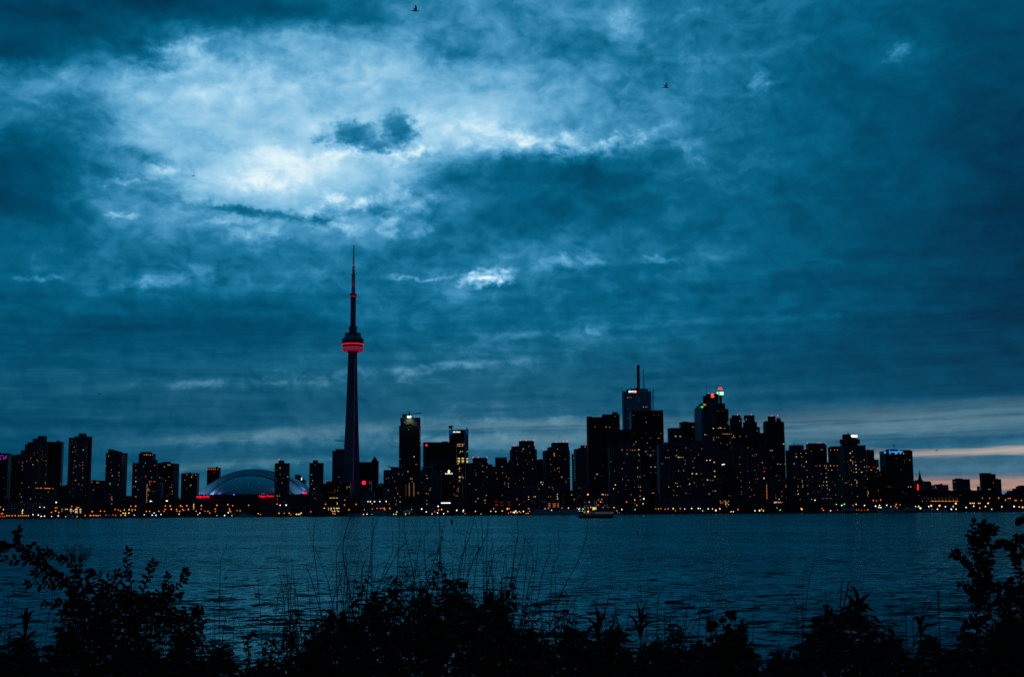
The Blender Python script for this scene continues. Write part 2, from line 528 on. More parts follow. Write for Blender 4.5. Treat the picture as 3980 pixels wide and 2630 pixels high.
# ---------------------------------------------------------------- water
def water_material():
    m = bpy.data.materials.new("lake_water")
    m.use_nodes = True
    t = m.node_tree
    t.nodes.clear()
    gg = G(t)
    pos = nd(t, 'ShaderNodeNewGeometry').outputs['Position']
    mp = nd(t, 'ShaderNodeMapping')
    mp.inputs['Rotation'].default_value = (0, 0, R(14))
    mp.inputs['Scale'].default_value = (.55, 1.0, 1)
    t.links.new(pos, mp.inputs[0])
    sl = None
    for sc_, am, det in ((.5, .16, 2), (1.7, .36, 3), (5.5, .44, 4)):
        c = gg.noise(mp.outputs[0], sc_, det, .6, color=True, dist=.3)
        c = gg.v('MULTIPLY', gg.v('SUBTRACT', c, (.5, .5, .5)), (am, am * 1.3, 0))
        sl = c if sl is None else gg.v('ADD', sl, c)
    geo = nd(t, 'ShaderNodeNewGeometry').outputs['Normal']
    # short steep wave faces turned toward the near shore, in wind-drawn patches
    cm = nd(t, 'ShaderNodeMapping'); cm.inputs['Rotation'].default_value = (0, 0, R(6)); cm.inputs['Scale'].default_value = (.50, 1.0, 1)
    t.links.new(pos, cm.inputs[0])
    c1 = gg.noise(cm.outputs[0], 1.7, 3, .6, dist=.6)
    c2 = gg.noise(cm.outputs[0], .62, 4, .6, dist=.6)
    pt = gg.noise(pos, .018, 3, .6)
    cr = gg.m('MAXIMUM', gg.mapr(c1, .51, .62, 0, .9, True), gg.mapr(c2, .53, .64, 0, 1, True))
    cr = gg.m('MULTIPLY', cr, gg.mapr(pt, .35, .6, .35, 1, True))
    face = gg.comb(0.0, gg.m('MULTIPLY', cr, -.95), 0.0)
    nrm = gg.v('NORMALIZE', gg.v('ADD', gg.v('ADD', geo, sl), face))
    fr = nd(t, 'ShaderNodeFresnel'); fr.inputs['IOR'].default_value = 1.333
    gl = nd(t, 'ShaderNodeBsdfGlossy'); gl.inputs['Color'].default_value = (.24, .74, .80, 1); gl.inputs['Roughness'].default_value = .15
    df = nd(t, 'ShaderNodeBsdfDiffuse'); df.inputs['Color'].default_value = (.002, .022, .032, 1)
    mx = nd(t, 'ShaderNodeMixShader'); ou = nd(t, 'ShaderNodeOutputMaterial')
    t.links.new(nrm, fr.inputs['Normal']); t.links.new(nrm, gl.inputs['Normal'])
    t.links.new(fr.outputs[0], mx.inputs[0]); t.links.new(df.outputs[0], mx.inputs[1]); t.links.new(gl.outputs[0], mx.inputs[2])
    t.links.new(mx.outputs[0], ou.inputs[0])
    return m


def build_water():
    h = CAM.z
    nr = 360
    inv = np.linspace(1 / 24.0, 1 / 1950.0, nr)
    dist = 1 / inv
    th = np.concatenate([np.linspace(-1.25, -.56, 14)[:-1], np.linspace(-.56, .56, 520), np.linspace(.56, 1.25, 14)[1:]])
    D, T_ = np.meshgrid(dist, th, indexing='ij')
    X = D * np.tan(T_); Y = D.copy()
    Z = np.zeros_like(X)
    step = np.gradient(dist)[:, None]
    for k in range(70):
        lam = 0.7 * (8.0 ** rng.rand())
        ang = R(-104) + rng.randn() * .42
        amp = 0.0034 * lam ** 0.95
        kk = 2 * math.pi / lam
        fade = np.clip((lam - 2.2 * np.abs(step)) / (1.5 * np.abs(step) + .01), 0, 1)
        Z += amp * fade * np.sin(kk * (X * math.cos(ang) + Y * math.sin(ang)) + rng.rand() * 6.28)
    Z -= 0.0
    V = np.stack([X, Y, Z], -1).reshape(-1, 3)
    n = len(th)
    i = np.arange(nr - 1)[:, None] * n + np.arange(n - 1)[None, :]
    F = np.stack([i, i + 1, i + n + 1, i + n], -1).reshape(-1, 4)
    o = np_mesh("water", V, F, MAT_WATER, smooth=True)
    tag(o, kind='structure')
    return o


MAT_WATER = water_material()
build_water()
# ---------------------------------------------------------------- the city
import re
CROP = {'A': (0, 1600), 'B': (600, 1600), 'C': (1200, 1600), 'D': (1800, 1600), 'E': (2200, 1600), 'F': (2250, 1380), 'G': (2700, 1600), 'H': (3280, 1600)}
KS = 3.39
GZ = 2.0           # level of the city's ground above the lake


def cp(c, x, y):
    return CROP[c][0] + x / KS, CROP[c][1] + y / KS


def facade(name, wall, glass, bay=3.2, floor=3.3, mort=.35, gr=.35, wr=.75):
    m = bpy.data.materials.new(name)
    m.use_nodes = True
    t = m.node_tree
    b = t.nodes['Principled BSDF']
    gg = G(t)
    o = nd(t, 'ShaderNodeTexCoord').outputs['Object']
    s = nd(t, 'ShaderNodeSeparateXYZ'); t.links.new(o, s.inputs[0])
    uv = gg.comb(gg.m('ADD', s.outputs[0], s.outputs[1]), s.outputs[2], 0.0)
    br = nd(t, 'ShaderNodeTexBrick')
    br.offset = 0.0
    br.squash = 1.0
    t.links.new(uv, br.inputs['Vector'])
    br.inputs['Scale'].default_value = 1.0
    br.inputs['Brick Width'].default_value = bay
    br.inputs['Row Height'].default_value = floor
    br.inputs['Mortar Size'].default_value = mort
    br.inputs['Mortar Smooth'].default_value = 0.0
    br.inputs['Color1'].default_value = (*glass, 1)
    br.inputs['Color2'].default_value = (*[v * 1.6 for v in glass], 1)
    nz = gg.noise(o, .05, 4, .6)
    wc = gg.ramp(nz, [(.3, tuple(v * .7 for v in wall)), (.7, tuple(v * 1.2 for v in wall))])
    t.links.new(wc, br.inputs['Mortar'])
    t.links.new(br.outputs['Color'], b.inputs['Base Color'])
    t.links.new(gg.mapr(br.outputs['Fac'], 0, 1, gr, wr), b.inputs['Roughness'])
    b.inputs['Specular IOR Level'].default_value = .14
    return m


FM = {
    'dark': facade('dark_facade', (.06, .06, .066), (.006, .008, .012), 2.8, 3.4, .30),
    'mid': facade('condo_facade', (.20, .20, .21), (.012, .015, .02), 3.4, 3.0, .42),
    'pale': facade('pale_facade', (.30, .31, .33), (.02, .025, .03), 4.4, 3.2, .55),
    'glass': facade('glass_facade', (.08, .09, .10), (.012, .018, .024), 1.8, 3.8, .16, .25),
    'band': facade('banded_facade', (.20, .21, .225), (.012, .016, .02), 60., 3.9, 1.1, .1),
    'marble': facade('marble_facade', (.62, .63, .65), (.02, .025, .03), 60., 4.2, 1.5, .1),
    'brick': facade('brown_facade', (.11, .075, .06), (.01, .012, .016), 3.6, 3.0, .7),
}
M_ROOF = mat('roof_felt', (.10, .10, .105), .9, .2, noise=.3, nscale=.2)
M_CONC = mat('concrete', (.17, .17, .18), .85, .3, noise=.25, nscale=.1)
M_CONC_D = mat('dark_concrete', (.10, .10, .105), .85, .3, noise=.25, nscale=.1)
M_STEEL = mat('dark_steel', (.06, .06, .065), .5, .4, noise=.3, nscale=.5)
M_WHITE = mat('white_cladding', (.62, .63, .64), .5, .4, noise=.12, nscale=.05)
M_DOME = mat('white_roof_membrane', (.84, .85, .87), .55, .35, noise=.06, nscale=.04)
LIGHT = {
    '': ('warm_window', (255, 178, 92), .56), 'y': ('yellow_window', (255, 200, 112), .82), 'Y': ('bright_yellow_window', (255, 220, 140), 1.5),
    'o': ('amber_window', (255, 146, 66), .56), 'O': ('bright_orange_light', (255, 130, 42), 1.4), 'd': ('dim_window', (205, 146, 86), .22),
    'w': ('white_window', (255, 246, 226), 2.0), 'g': ('greenish_window', (170, 235, 200), .9), 'c': ('cyan_window', (110, 220, 240), 1.2),
    'r': ('red_light', (255, 24, 50), 3.4), 'R': ('red_orange_light', (255, 84, 36), 1.2), 'q': ('dim_red_window', (190, 50, 40), .4),
    'p': ('purple_light', (200, 50, 235), 1.5), 'W': ('white_glow', (255, 224, 190), 1.2), 'b': ('blue_light', (40, 130, 255), 3.0),
}
LM = {k: emat(*v) for k, v in LIGHT.items()}


def plate_mesh(m):
    bm = bmesh.new()
    box(bm, -.5, .5, -.12, .06, -.5, .5)
    me = bpy.data.meshes.new('lit_window')
    bm.to_mesh(me); bm.free()
    me.materials.append(m)
    return me


PLATE = {k: plate_mesh(v) for k, v in LM.items()}
bm = bmesh.new(); bmesh.ops.create_icosphere(bm, subdivisions=1, radius=1.0)
ICO = bpy.data.meshes.new('beacon'); bm.to_mesh(ICO); bm.free(); ICO.materials.append(LM['r'])
BLD = []


class B:
    def __init__(s, root, th, boxes):
        s.root, s.th, s.boxes = root, th, boxes
        s.c = Vector(root.location)

    def hit(s, o, d):
        c, q = math.cos(-s.th), math.sin(-s.th)
        ol = o - s.c
        ol = Vector((ol.x * c - ol.y * q, ol.x * q + ol.y * c, ol.z))
        dl = Vector((d.x * c - d.y * q, d.x * q + d.y * c, d.z))
        best = None
        for (x0, x1, y0, y1, z0, z1) in s.boxes:
            t0, t1, ax = -1e9, 1e9, 0
            ok = True
            for i, (a, b) in enumerate(((x0, x1), (y0, y1), (z0, z1))):
                if abs(dl[i]) < 1e-9:
                    if not (a <= ol[i] <= b): ok = False
                    continue
                u, v = (a - ol[i]) / dl[i], (b - ol[i]) / dl[i]
                if u > v: u, v = v, u
                if u > t0: t0, ax = u, i
                t1 = min(t1, v)
            if ok and t0 < t1 and t0 > 0 and (best is None or t0 < best[0]):
                best = (t0, ol + dl * t0, ax, -1 if dl[ax] > 0 else 1)
        return best


def face_rot(ax, sg):
    """turn a thing that faces -y so that it faces along the axis"""
    if ax == 1:
        return 0.0 if sg < 0 else math.pi
    return -math.pi / 2 if sg < 0 else math.pi / 2


def tower(name, crop, D, tiers, label, m='mid', rot=0.0, k=.8, cat='building', ribs=None, group=None, maxd=46, roofm=None):
    """a building from its tiers (left, right, top) in one close-up's pixels"""
    th = R(rot)
    rects = []
    for (xl, xr, yt) in tiers:
        (pl, pt), (pr, _) = cp(crop, xl, yt), cp(crop, xr, yt)
        ym = (pt + 1990) / 2
        XL, XR = at(pl, ym, D).x, at(pr, ym, D).x
        rects.append((XL, XR, at((pl + pr) / 2, pt, D).z))
    W0 = max(r[1] - r[0] for r in rects)
    Xm = max(max(abs(r[0]), abs(r[1])) for r in rects)
    maxd = min(maxd, max(.45 * W0 * D / max(Xm, 1), 8))
    bb0 = min(k * W0, maxd) * .9
    fixed = []
    for (XL, XR, zt) in rects:       # what shows is the front's outer edge and the back's inner edge
        w_, f_ = XR - XL, (D + min(bb0, k * (XR - XL))) / D
        f_ = 1 + (f_ - 1) * (1.0 if rot == 0 else .35)
        if XL > 0: XL = min(XL * f_, XL + .6 * w_)
        if XR < 0: XR = max(XR * f_, XR - .6 * w_)
        fixed.append((XL, XR, zt))
    rects = fixed
    W0 = max(r[1] - r[0] for r in rects)
    a0 = W0 / (math.cos(th) + k * abs(math.sin(th)))
    b0 = min(k * a0, maxd)
    X0 = (min(r[0] for r in rects) + max(r[1] for r in rects)) / 2
    root = thing(name, label, cat, (X0, D + b0 / 2, GZ), th, group)
    boxes = []
    for i, (XL, XR, zt) in enumerate(rects):
        w = XR - XL
        b = min(k * w / (math.cos(th) + k * abs(math.sin(th))), maxd, b0) - .31 * i
        b = max(b, 3.0)
        a = (w - b * abs(math.sin(th))) / math.cos(th)
        dx = (XL + XR) / 2 - X0
        cx, cy = dx * math.cos(th), -dx * math.sin(th)
        boxes.append((cx - a / 2, cx + a / 2, cy - b / 2, cy + b / 2, 0, zt - GZ))
    order = sorted(range(len(boxes)), key=lambda i: boxes[i][5])
    ztop = [boxes[i][5] for i in order]
    big = max(range(len(boxes)), key=lambda i: (boxes[i][1] - boxes[i][0]) * boxes[i][5])
    wall = bmesh.new()
    top_idx = order[-1] if len(boxes) > 1 else None
    for i, bx in enumerate(boxes):
        if i == top_idx and i != big and (bx[1] - bx[0]) < .75 * (boxes[big][1] - boxes[big][0]):
            pb = bmesh.new(); box(pb, *bx)
            obj('penthouse', pb, roofm or M_CONC_D, root)
        else:
            box(wall, *bx)
    obj('wall', wall, FM[m], root)
    # roof plant and parapet of the main tier
    bx = boxes[big]
    rb = bmesh.new()
    t = .5
    for q in ((bx[0] - .1, bx[1] + .1, bx[2] - .1, bx[2] + t), (bx[0] - .1, bx[1] + .1, bx[3] - t, bx[3] + .1), (bx[0] - .1, bx[0] + t, bx[2] + t, bx[3] - t), (bx[1] - t, bx[1] + .1, bx[2] + t, bx[3] - t)):
        box(rb, *q, bx[5] - .4, bx[5] + 1.1)
    obj('parapet', rb, M_CONC_D, root)
    r_ = random.Random(len(label) * 131 + int(D))
    for _ in range(2):
        pb = bmesh.new()
        w = (bx[1] - bx[0]) * r_.uniform(.08, .2)
        x = r_.uniform(bx[0] + w, bx[1] - w); y = (bx[2] + bx[3]) / 2 + r_.uniform(-.2, .2) * (bx[3] - bx[2])
        box(pb, x - w / 2, x + w / 2, y - w / 3, y + w / 3, bx[5] - .3, bx[5] + r_.uniform(1.2, 3.6))
        obj('roof_plant', pb, M_ROOF, root)
    if ribs:
        ov, step, idx = ribs
        rm = bmesh.new()
        for i in idx:
            bx = boxes[i]
            z = bx[5] - 3.0
            while z > 6:
                box(rm, bx[0] - ov, bx[1] + ov, bx[2] - ov, bx[3] + ov, z - .22, z + .22)
                z -= step
        obj('floor_slabs', rm, M_CONC, root)  # projecting balcony floor slabs of these tiers, all in one mesh
    bb = B(root, th, boxes)
    BLD.append(bb)
    return bb


def surf(b, px, py):
    """hit on the thing's walls, or on its front plane when the ray just misses"""
    d = ray(px, py)
    h = b.hit(CAM, d)
    if h and h[2] != 2:
        return h
    c, q = math.cos(-b.th), math.sin(-b.th)
    ol = CAM - b.c
    ol = Vector((ol.x * c - ol.y * q, ol.x * q + ol.y * c, ol.z))
    dl = Vector((d.x * c - d.y * q, d.x * q + d.y * c, d.z))
    t = (b.boxes[0][2] - ol.y) / dl.y
    return (t, ol + dl * t, 1, -1)


def first_hit(px, py):
    d = ray(px, py)
    best = None
    for b in BLD:
        h = b.hit(CAM, d)
        if h and (best is None or h[0] < best[1][0]):
            best = (b, h)
    return best


def place_on(b, h, me, w, hgt, name):
    o = bpy.data.objects.new(name, me)
    COL.objects.link(o)
    o.parent = b.root
    o.location = h[1]
    o.rotation_euler = (0, 0, face_rot(h[2], h[3]))
    o.scale = (w, 1, hgt)
    return o


TOK = re.compile(r'(-?\d+),(-?\d+)([a-zA-Z]?)(\d*)(?:x(\d+))?')
NWIN = {}


def windows(crop, text, name='lit_window'):
    for x, y, c, w, h in TOK.findall(text):
        px, py = cp(crop, int(x), int(y))
        f = first_hit(px, py)
        if not f or f[1][2] == 2:
            continue
        w = int(w) if w else 0
        ww, hh = (8.0, 6.5) if w == 0 else ((9.0, 8.0) if w <= 2 else (11.0, 9.0)) if w < 5 else (w * 1.55, 6.5)
        if h: hh = int(h) * 1.0
        key = id(f[0])
        NWIN[key] = NWIN.get(key, 0) + 1
        if NWIN[key] > 99:
            continue
        sc = (f[1][1].y * 0 + (f[0].c.y)) / FP / KS
        place_on(f[0], f[1], PLATE[c], ww * sc, hh * sc, name)


def beacons(crop, text):
    for x, y, c, w, h in TOK.findall(text):
        px, py = cp(crop, int(x), int(y))
        best = None
        for b in BLD:            # the building whose top is right under the light
            for dy in (6, 14, 26, 40):
                hh = b.hit(CAM, ray(px, py + dy / KS))
                if hh:
                    if best is None or dy < best[0] or (dy == best[0] and hh[0] < best[2][0]): best = (dy, b, hh)
                    break
        if not best: continue
        _, b, hh = best
        Y = (CAM + ray(px, py) * hh[0]).y
        p = at(px, py, Y + 1.0)
        o = bpy.data.objects.new('beacon', ICO)
        COL.objects.link(o); o.parent = b.root
        c_, q_ = math.cos(-b.th), math.sin(-b.th)
        v = p - b.c
        o.location = (v.x * c_ - v.y * q_, v.x * q_ + v.y * c_, v.z)
        o.scale = (.62,) * 3


def sign_text(b, px, py, txt, wpx, m, name='sign_lettering', hpx=None):
    """raised lettering on the wall that the pixel shows"""
    h = surf(b, px, py)
    cu = bpy.data.curves.new(name, 'FONT')
    cu.body = txt
    cu.align_x = 'CENTER'; cu.align_y = 'CENTER'
    cu.extrude = .12
    cu.offset = .02
    cu.materials.append(m)
    fo = bpy.data.objects.new(name, cu)
    COL.objects.link(fo)
    bpy.context.view_layer.update()
    me = bpy.data.meshes.new_from_object(fo.evaluated_get(bpy.context.evaluated_depsgraph_get()))
    bpy.data.objects.remove(fo)
    o = bpy.data.objects.new(name, me)
    COL.objects.link(o)
    o.parent = b.root
    n = Vector((0, 0, 0)); n[h[2]] = h[3]
    o.location = h[1] + n * .3
    o.rotation_euler = (math.pi / 2, 0, face_rot(h[2], h[3]))
    bpy.context.view_layer.update()
    s = wpx * (b.c.y / FP) / max(o.dimensions.x, .01)
    sy = s if hpx is None else hpx * (b.c.y / FP) / max(o.dimensions.y, .01)
    o.scale = (s, sy, 1)
    return o


def panel(b, px, py, wpx, hpx, m, name='sign_panel', proud=.25):
    h = surf(b, px, py)
    bm = bmesh.new(); box(bm, -.5, .5, -proud, .1, -.5, .5)
    o = obj(name, bm, m, b.root)
    o.location = h[1]; o.rotation_euler = (0, 0, face_rot(h[2], h[3]))
    o.scale = (wpx * b.c.y / FP, 1, hpx * b.c.y / FP)
    return o


def world_part(b_root, name, bm, m):
    """geometry made in world coordinates, kept as a part of its thing"""
    o = obj(name, bm, m, b_root)
    o.matrix_parent_inverse = (Matrix.Translation(b_root.location) @ Matrix.Rotation(b_root.rotation_euler.z, 4, 'Z')).inverted()
    return o


def bar(bm, p, q, r):
    V, F = tube_np([p, (Vector(p) + Vector(q)) / 2, q], r, r, 4)
    vs = [bm.verts.new(v) for v in V]
    for f in F: bm.faces.new([vs[i] for i in f])


# --- left group
T_ = {}
T_['purple'] = tower('apartment_tower', 'A', 2060, [(-190, 114, 552)], 'dark tower cut by the left frame edge with small purple roof lights', 'dark', 8)
T_['grey_left'] = tower('apartment_tower', 'A', 2120, [(90, 245, 575), (212, 246, 556)], 'plain grey slab tower between the purple-lit tower and the stepped tower', 'mid', 14)
T_['step'] = tower('apartment_tower', 'A', 2080, [(243, 584, 512), (292, 582, 426), (318, 578, 397), (384, 568, 347), (446, 566, 312)], 'stepped dark tower rising in five setbacks at the far left', 'mid', -14, ribs=None)
T_['cap'] = tower('apartment_tower', 'A', 2150, [(572, 815, 402)], 'flat-topped dark tower with a black crown beside the stepped tower', 'dark', 10)
panel(T_['cap'], *cp('A', 655, 790), 36, 175, FM['glass'], 'window_wall', .4)
T_['colon'] = tower('apartment_block', 'A', 1960, [(452, 732, 1002)], 'mid-rise block with a row of orange roof lights below the stepped tower', 'mid', 6)
T_['garage0'] = tower('office_block', 'A', 1910, [(68, 588, 1200)], 'low grey office block with a grid of columns on the left shore', 'pale', 4, maxd=25)
T_['tall_left'] = tower('apartment_tower', 'A', 2060, [(880, 1168, 345), (948, 1172, 320), (1112, 1172, 318), (990, 1096, 280)], 'tallest tower of the left group with a pale box on its roof', 'mid', -12, roofm=M_CONC)
T_['low45'] = tower('apartment_block', 'A', 2140, [(1140, 1390, 912), (1288, 1376, 902)], 'low dark block between the two left towers with orange roof lamps', 'mid', 6)
T_['lowb'] = tower('apartment_block', 'A', 2160, [(800, 890, 985), (840, 890, 957)], 'low dark block in the gap left of the tallest left tower', 'mid', 0)
T_['wedge'] = tower('apartment_tower', 'A', 2070, [(1376, 1644, 548)], 'dark tower with a slanting wedge on its roof', 'mid', -10)
T_['gap67'] = tower('apartment_block', 'A', 2180, [(1636, 1740, 1115)], 'very low block between the wedge tower and the orange-crowned tower', 'mid', 0)
T_['crown'] = tower('apartment_tower', 'A', 2050, [(1724, 1850, 670), (1812, 2022, 560), (2000, 2050, 632), (1826, 1976, 526)], 'dark tower crowned by a row of orange lights', 'mid', -8)
T_['edge'] = tower('apartment_block', 'A', 1960, [(1930, 2135, 930)], 'mid-rise block with orange roof lights and one lit edge', 'mid', 6)
T_['round'] = tower('apartment_tower', 'A', 2120, [(2048, 2330, 686), (2050, 2112, 666), (2110, 2222, 653)], 'broad dark tower with two yellow windows at its top left of the dome', 'mid', -10, ribs=(.9, 3.1, (0,)))
T_['car_park'] = tower('parking_garage', 'A', 1900, [(645, 1090, 1258)], 'low parking garage with three bright yellow lit decks on the shore', 'dark', 3, maxd=30, cat='garage')
# wedge roof
bw = bmesh.new()
p = [cp('A', x, y) for x, y in ((1432, 552), (1438, 492), (1475, 494), (1530, 510), (1585, 524), (1587, 552))]
pts = [(at(*q, 2085).x, at(*q, 2085).z) for q in p]
prism(bw, pts, 2080, 2096)
world_part(T_['wedge'].root, 'roof_wedge', bw, M_CONC)
# --- round the stadium
T_['redtop1'] = tower('apartment_block', 'B', 2260, [(338, 572, 815)], 'dark block with a red lit roof edge just left of the dome', 'dark', 4)
T_['redtop2'] = tower('apartment_tower', 'B', 2500, [(680, 860, 742)], 'red-topped tower peeping over the left shoulder of the dome', 'dark', 4)
T_['domefront'] = tower('apartment_tower', 'B', 1960, [(1562, 1782, 684), (1614, 1696, 636)], 'slim dark tower standing in front of the right side of the dome', 'mid', 8)
T_['farwhite'] = tower('office_building', 'B', 2620, [(1780, 2002, 906), (1800, 1972, 866), (1838, 1922, 824)], 'distant grey stepped building just right of the dome', 'band', 0, roofm=M_CONC)
T_['dometwin'] = tower('apartment_tower', 'B', 1990, [(2020, 2232, 680), (2070, 2148, 633)], 'slim dark tower midway between the dome and the needle tower', 'mid', 8)
T_['b6'] = tower('office_building', 'C', 2030, [(150, 232, 940), (228, 425, 922), (410, 560, 935)], 'low office building with lit rows at the foot of the needle tower', 'glass', 0)
T_['brightrows'] = tower('parking_garage', 'C', 1900, [(170, 420, 1252)], 'low parking garage with bright yellow rows left of the needle tower foot', 'dark', 0, maxd=25, cat='garage')
# --- between the needle tower and the centre
T_['bands'] = tower('office_tower', 'C', 2420, [(306, 560, 520), (347, 560, 488)], 'banded grey office tower half hidden behind the needle tower', 'band', 0)
T_['slabr'] = tower('office_tower', 'C', 2500, [(600, 826, 668)], 'dark slab building just right of the needle tower', 'dark', 4)
T_['peak'] = tower('office_tower', 'C', 2470, [(818, 923, 662)], 'narrow tower with a pointed glass gable right of the needle tower', 'glass', 0)
bp_ = bmesh.new()
p = [cp('C', x, y) for x, y in ((820, 664), (868, 588), (921, 664))]
prism(bp_, [(at(*q, 2475).x, at(*q, 2475).z) for q in p], 2470.5, 2490)
world_part(T_['peak'].root, 'gable', bp_, FM['glass'])
T_['gem'] = tower('office_building', 'C', 2350, [(640, 835, 902)], 'dark broadcaster building with a glowing red round emblem', 'dark', 0)
T_['grid'] = tower('office_block', 'C', 2100, [(712, 870, 1052)], 'low pale block with a coarse window grid under the red emblem', 'pale', 0, maxd=20)
T_['hall'] = tower('exhibition_hall', 'C', 1950, [(715, 985, 1142)], 'pale low waterfront hall with a row of white lamps on its wall', 'pale', 0, maxd=20, cat='hall')
T_['mid_fill'] = tower('apartment_block', 'C', 2300, [(880, 1010, 955)], 'dark block right of the gabled tower with a dish on its roof', 'dark', 0)
T_['wing1'] = tower('apartment_tower', 'C', 1980, [(984, 1255, 772), (1076, 1204, 738)], 'pale gridded condominium with an upswept roof wing at its left', 'pale', 0, ribs=(.8, 3.1, (0,)), maxd=25)
T_['crane_tower'] = tower('office_tower', 'C', 2250, [(1188, 1474, 180), (1206, 1472, 82)], 'tall dark tower under construction with a crane on top', 'glass', 0)
T_['frame'] = tower('office_tower', 'C', 2350, [(1506, 1956, 406)], 'broad black office block with a framed grey front and a red corner emblem', 'dark', 0)
panel(T_['frame'], *cp('C', 1720, 690), 86, 100, FM['glass'], 'window_wall', .5)
T_['blue_logo'] = tower('office_tower', 'C', 2450, [(1849, 2106, 242), (1945, 2032, 228)], 'dark tower with a blue ring emblem, white lettering and a blue lit fin', 'glass', 0)
T_['wing2'] = tower('apartment_tower', 'C', 1980, [(1452, 1752, 772), (1490, 1622, 735)], 'pale gridded condominium with an upswept roof wing at its right', 'pale', 0, ribs=(.8, 3.1, (0,)), maxd=25)
T_['flame'] = tower('office_building', 'C', 2100, [(1740, 2030, 796)], 'dark building with a white sign under a yellow flame light', 'dark', 0)
T_['bright_base'] = tower('office_building', 'C', 2200, [(1940, 2110, 700)], 'dark block with bright yellow windows under the blue-logo tower', 'glass', 0)
T_['d1'] = tower('apartment_tower', 'D', 2060, [(14, 384, 698), (14, 334, 670), (118, 320, 600)], 'broad dark condominium with a rounded crown right of the flame sign', 'mid', 6, ribs=(.9, 3.1, (0,)))
T_['d2b'] = tower('office_tower', 'D', 2420, [(375, 440, 726)], 'faint far building in the slot right of the broad condominium', 'mid', 0)
T_['d2'] = tower('apartment_tower', 'D', 2120, [(424, 620, 650), (424, 580, 598)], 'narrow dark tower left of the two centre balcony towers', 'mid', 0)
T_['d3'] = tower('apartment_tower', 'D', 2030, [(618, 976, 500), (636, 952, 450), (737, 939, 376)], 'left one of the two dark balcony towers in the centre', 'mid', 8, ribs=(1.3, 3.1, (0,)))
T_['d4'] = tower('office_tower', 'D', 2320, [(965, 1065, 632)], 'far dark building seen between the two centre balcony towers', 'dark', 0)
T_['d5'] = tower('apartment_tower', 'D', 2030, [(1054, 1412, 515), (1114, 1404, 460), (1168, 1398, 400)], 'right one of the two dark balcony towers in the centre', 'mid', 8, ribs=(1.3, 3.1, (0,)))
T_['d6'] = tower('office_tower', 'D', 2320, [(1436, 1480, 562)], 'thin dark sliver of a building with one red light on its side', 'dark', 0)
T_['d7'] = tower('office_tower', 'D', 2240, [(1464, 1660, 494), (1554, 1640, 438)], 'grey office tower with a red light, left of the big twin-fin tower', 'band', 6)
T_['d8'] = tower('apartment_tower', 'F', 2150, [(116, 330, 812), (318, 548, 785), (116, 180, 800), (455, 530, 745)], 'large dark tower with ribbed balconies and pale corner fins', 'dark', 4, ribs=(1.2, 3.1, (0, 1)))
T_['d9'] = tower('apartment_tower', 'E', 1985, [(558, 990, 458), (690, 990, 400), (740, 910, 372)], 'dark condominium with tall vertical ribs in front of the black tower', 'mid', 0)
vb = bmesh.new()
for i in range(12):
    x = 562 + i * 32
    q = at(*cp('E', x, 470 if x < 690 else 412), 1984.2)
    box(vb, q.x - .5, q.x + .5, 1983.2, 1985.0, GZ, q.z)
world_part(T_['d9'].root, 'facade_ribs', vb, M_CONC)
T_['shore1'] = tower('terminal_building', 'D', 1915, [(770, 1340, 1066), (818, 992, 950), (1112, 1275, 950)], 'low wide quayside building with orange lit ground floor left of the ferry', 'mid', 0, maxd=22)
T_['shore_red'] = tower('shop_row', 'D', 1912, [(390, 640, 1172)], 'low waterfront shop row glowing dull red in the centre', 'brick', 0, maxd=18, cat='shops')
# --- financial district
T_['white_tower'] = tower('office_tower', 'F', 2600, [(628, 930, 455), (690, 905, 436), (757, 825, 420)], 'tallest office tower with ladder-like corners and a red round emblem', 'marble', 0)
wr = bmesh.new()
bx = T_['white_tower'].boxes[0]
s_ = 2620 / FP / KS
z = bx[5] - 4
ex = 47 * s_
while z > 60:
    box(wr, bx[0] - ex, bx[1] + ex * .9, bx[2] - 1.0, bx[3] + 1.0, z - .55, z + .55)
    z -= 17.6 * s_
obj('floor_slabs', wr, M_WHITE, T_['white_tower'].root)  # wide floor slabs standing out past the corners, one mesh
wp = bmesh.new()
for x in (568, 584, 968, 982):
    q = at(*cp('F', x, 432 if x in (568, 982) else 462), 2601)
    box(wp, q.x - .5, q.x + .5, 2600.5, 2601.6, GZ, q.z)
world_part(T_['white_tower'].root, 'corner_post', wp, M_WHITE)
T_['black'] = tower('office_tower', 'F', 2400, [(677, 1126, 733)], 'huge plain black box tower in front of the tallest office tower', 'dark', 0)
T_['black2'] = tower('office_tower', 'F', 2450, [(540, 690, 985)], 'lower black block tucked left of the huge black tower', 'dark', 0)
T_['grey3'] = tower('office_tower', 'F', 2460, [(1177, 1392, 956), (1334, 1562, 888)], 'pair of joined grey slabs right of the huge black tower', 'glass', 0)
T_['green'] = tower('office_tower', 'F', 2420, [(1600, 1820, 640)], 'pale-sided tower with a green sign and an amber sign at its top corner', 'band', 0)
gs = bmesh.new()
p = [cp('F', x, y) for x, y in ((1552, 1560), (1552, 690), (1600, 642), (1612, 640), (1612, 1560))]
pts = [(at(*q, 2430).x, at(*q, 2430).z) for q in p]
a_ = [gs.verts.new((x, 2455 if i < 2 else 2419.6, z)) for i, (x, z) in enumerate(pts)]
b_ = [gs.verts.new((x, 2462, z)) for x, z in pts]
gs.faces.new(a_); gs.faces.new(b_[::-1])
for i in range(5): gs.faces.new((a_[i], b_[i], b_[(i + 1) % 5], a_[(i + 1) % 5]))
bmesh.ops.recalc_face_normals(gs, faces=gs.faces)
world_part(T_['green'].root, 'side_wall', gs, M_WHITE)
T_['stair'] = tower('office_tower', 'F', 2560, [(1700, 2060, 930), (1740, 1996, 705), (1810, 1960, 628), (1668, 1712, 525), (1700, 1872, 502)], 'dark tower stepping up to a block with a red glowing letter', 'glass', 0)
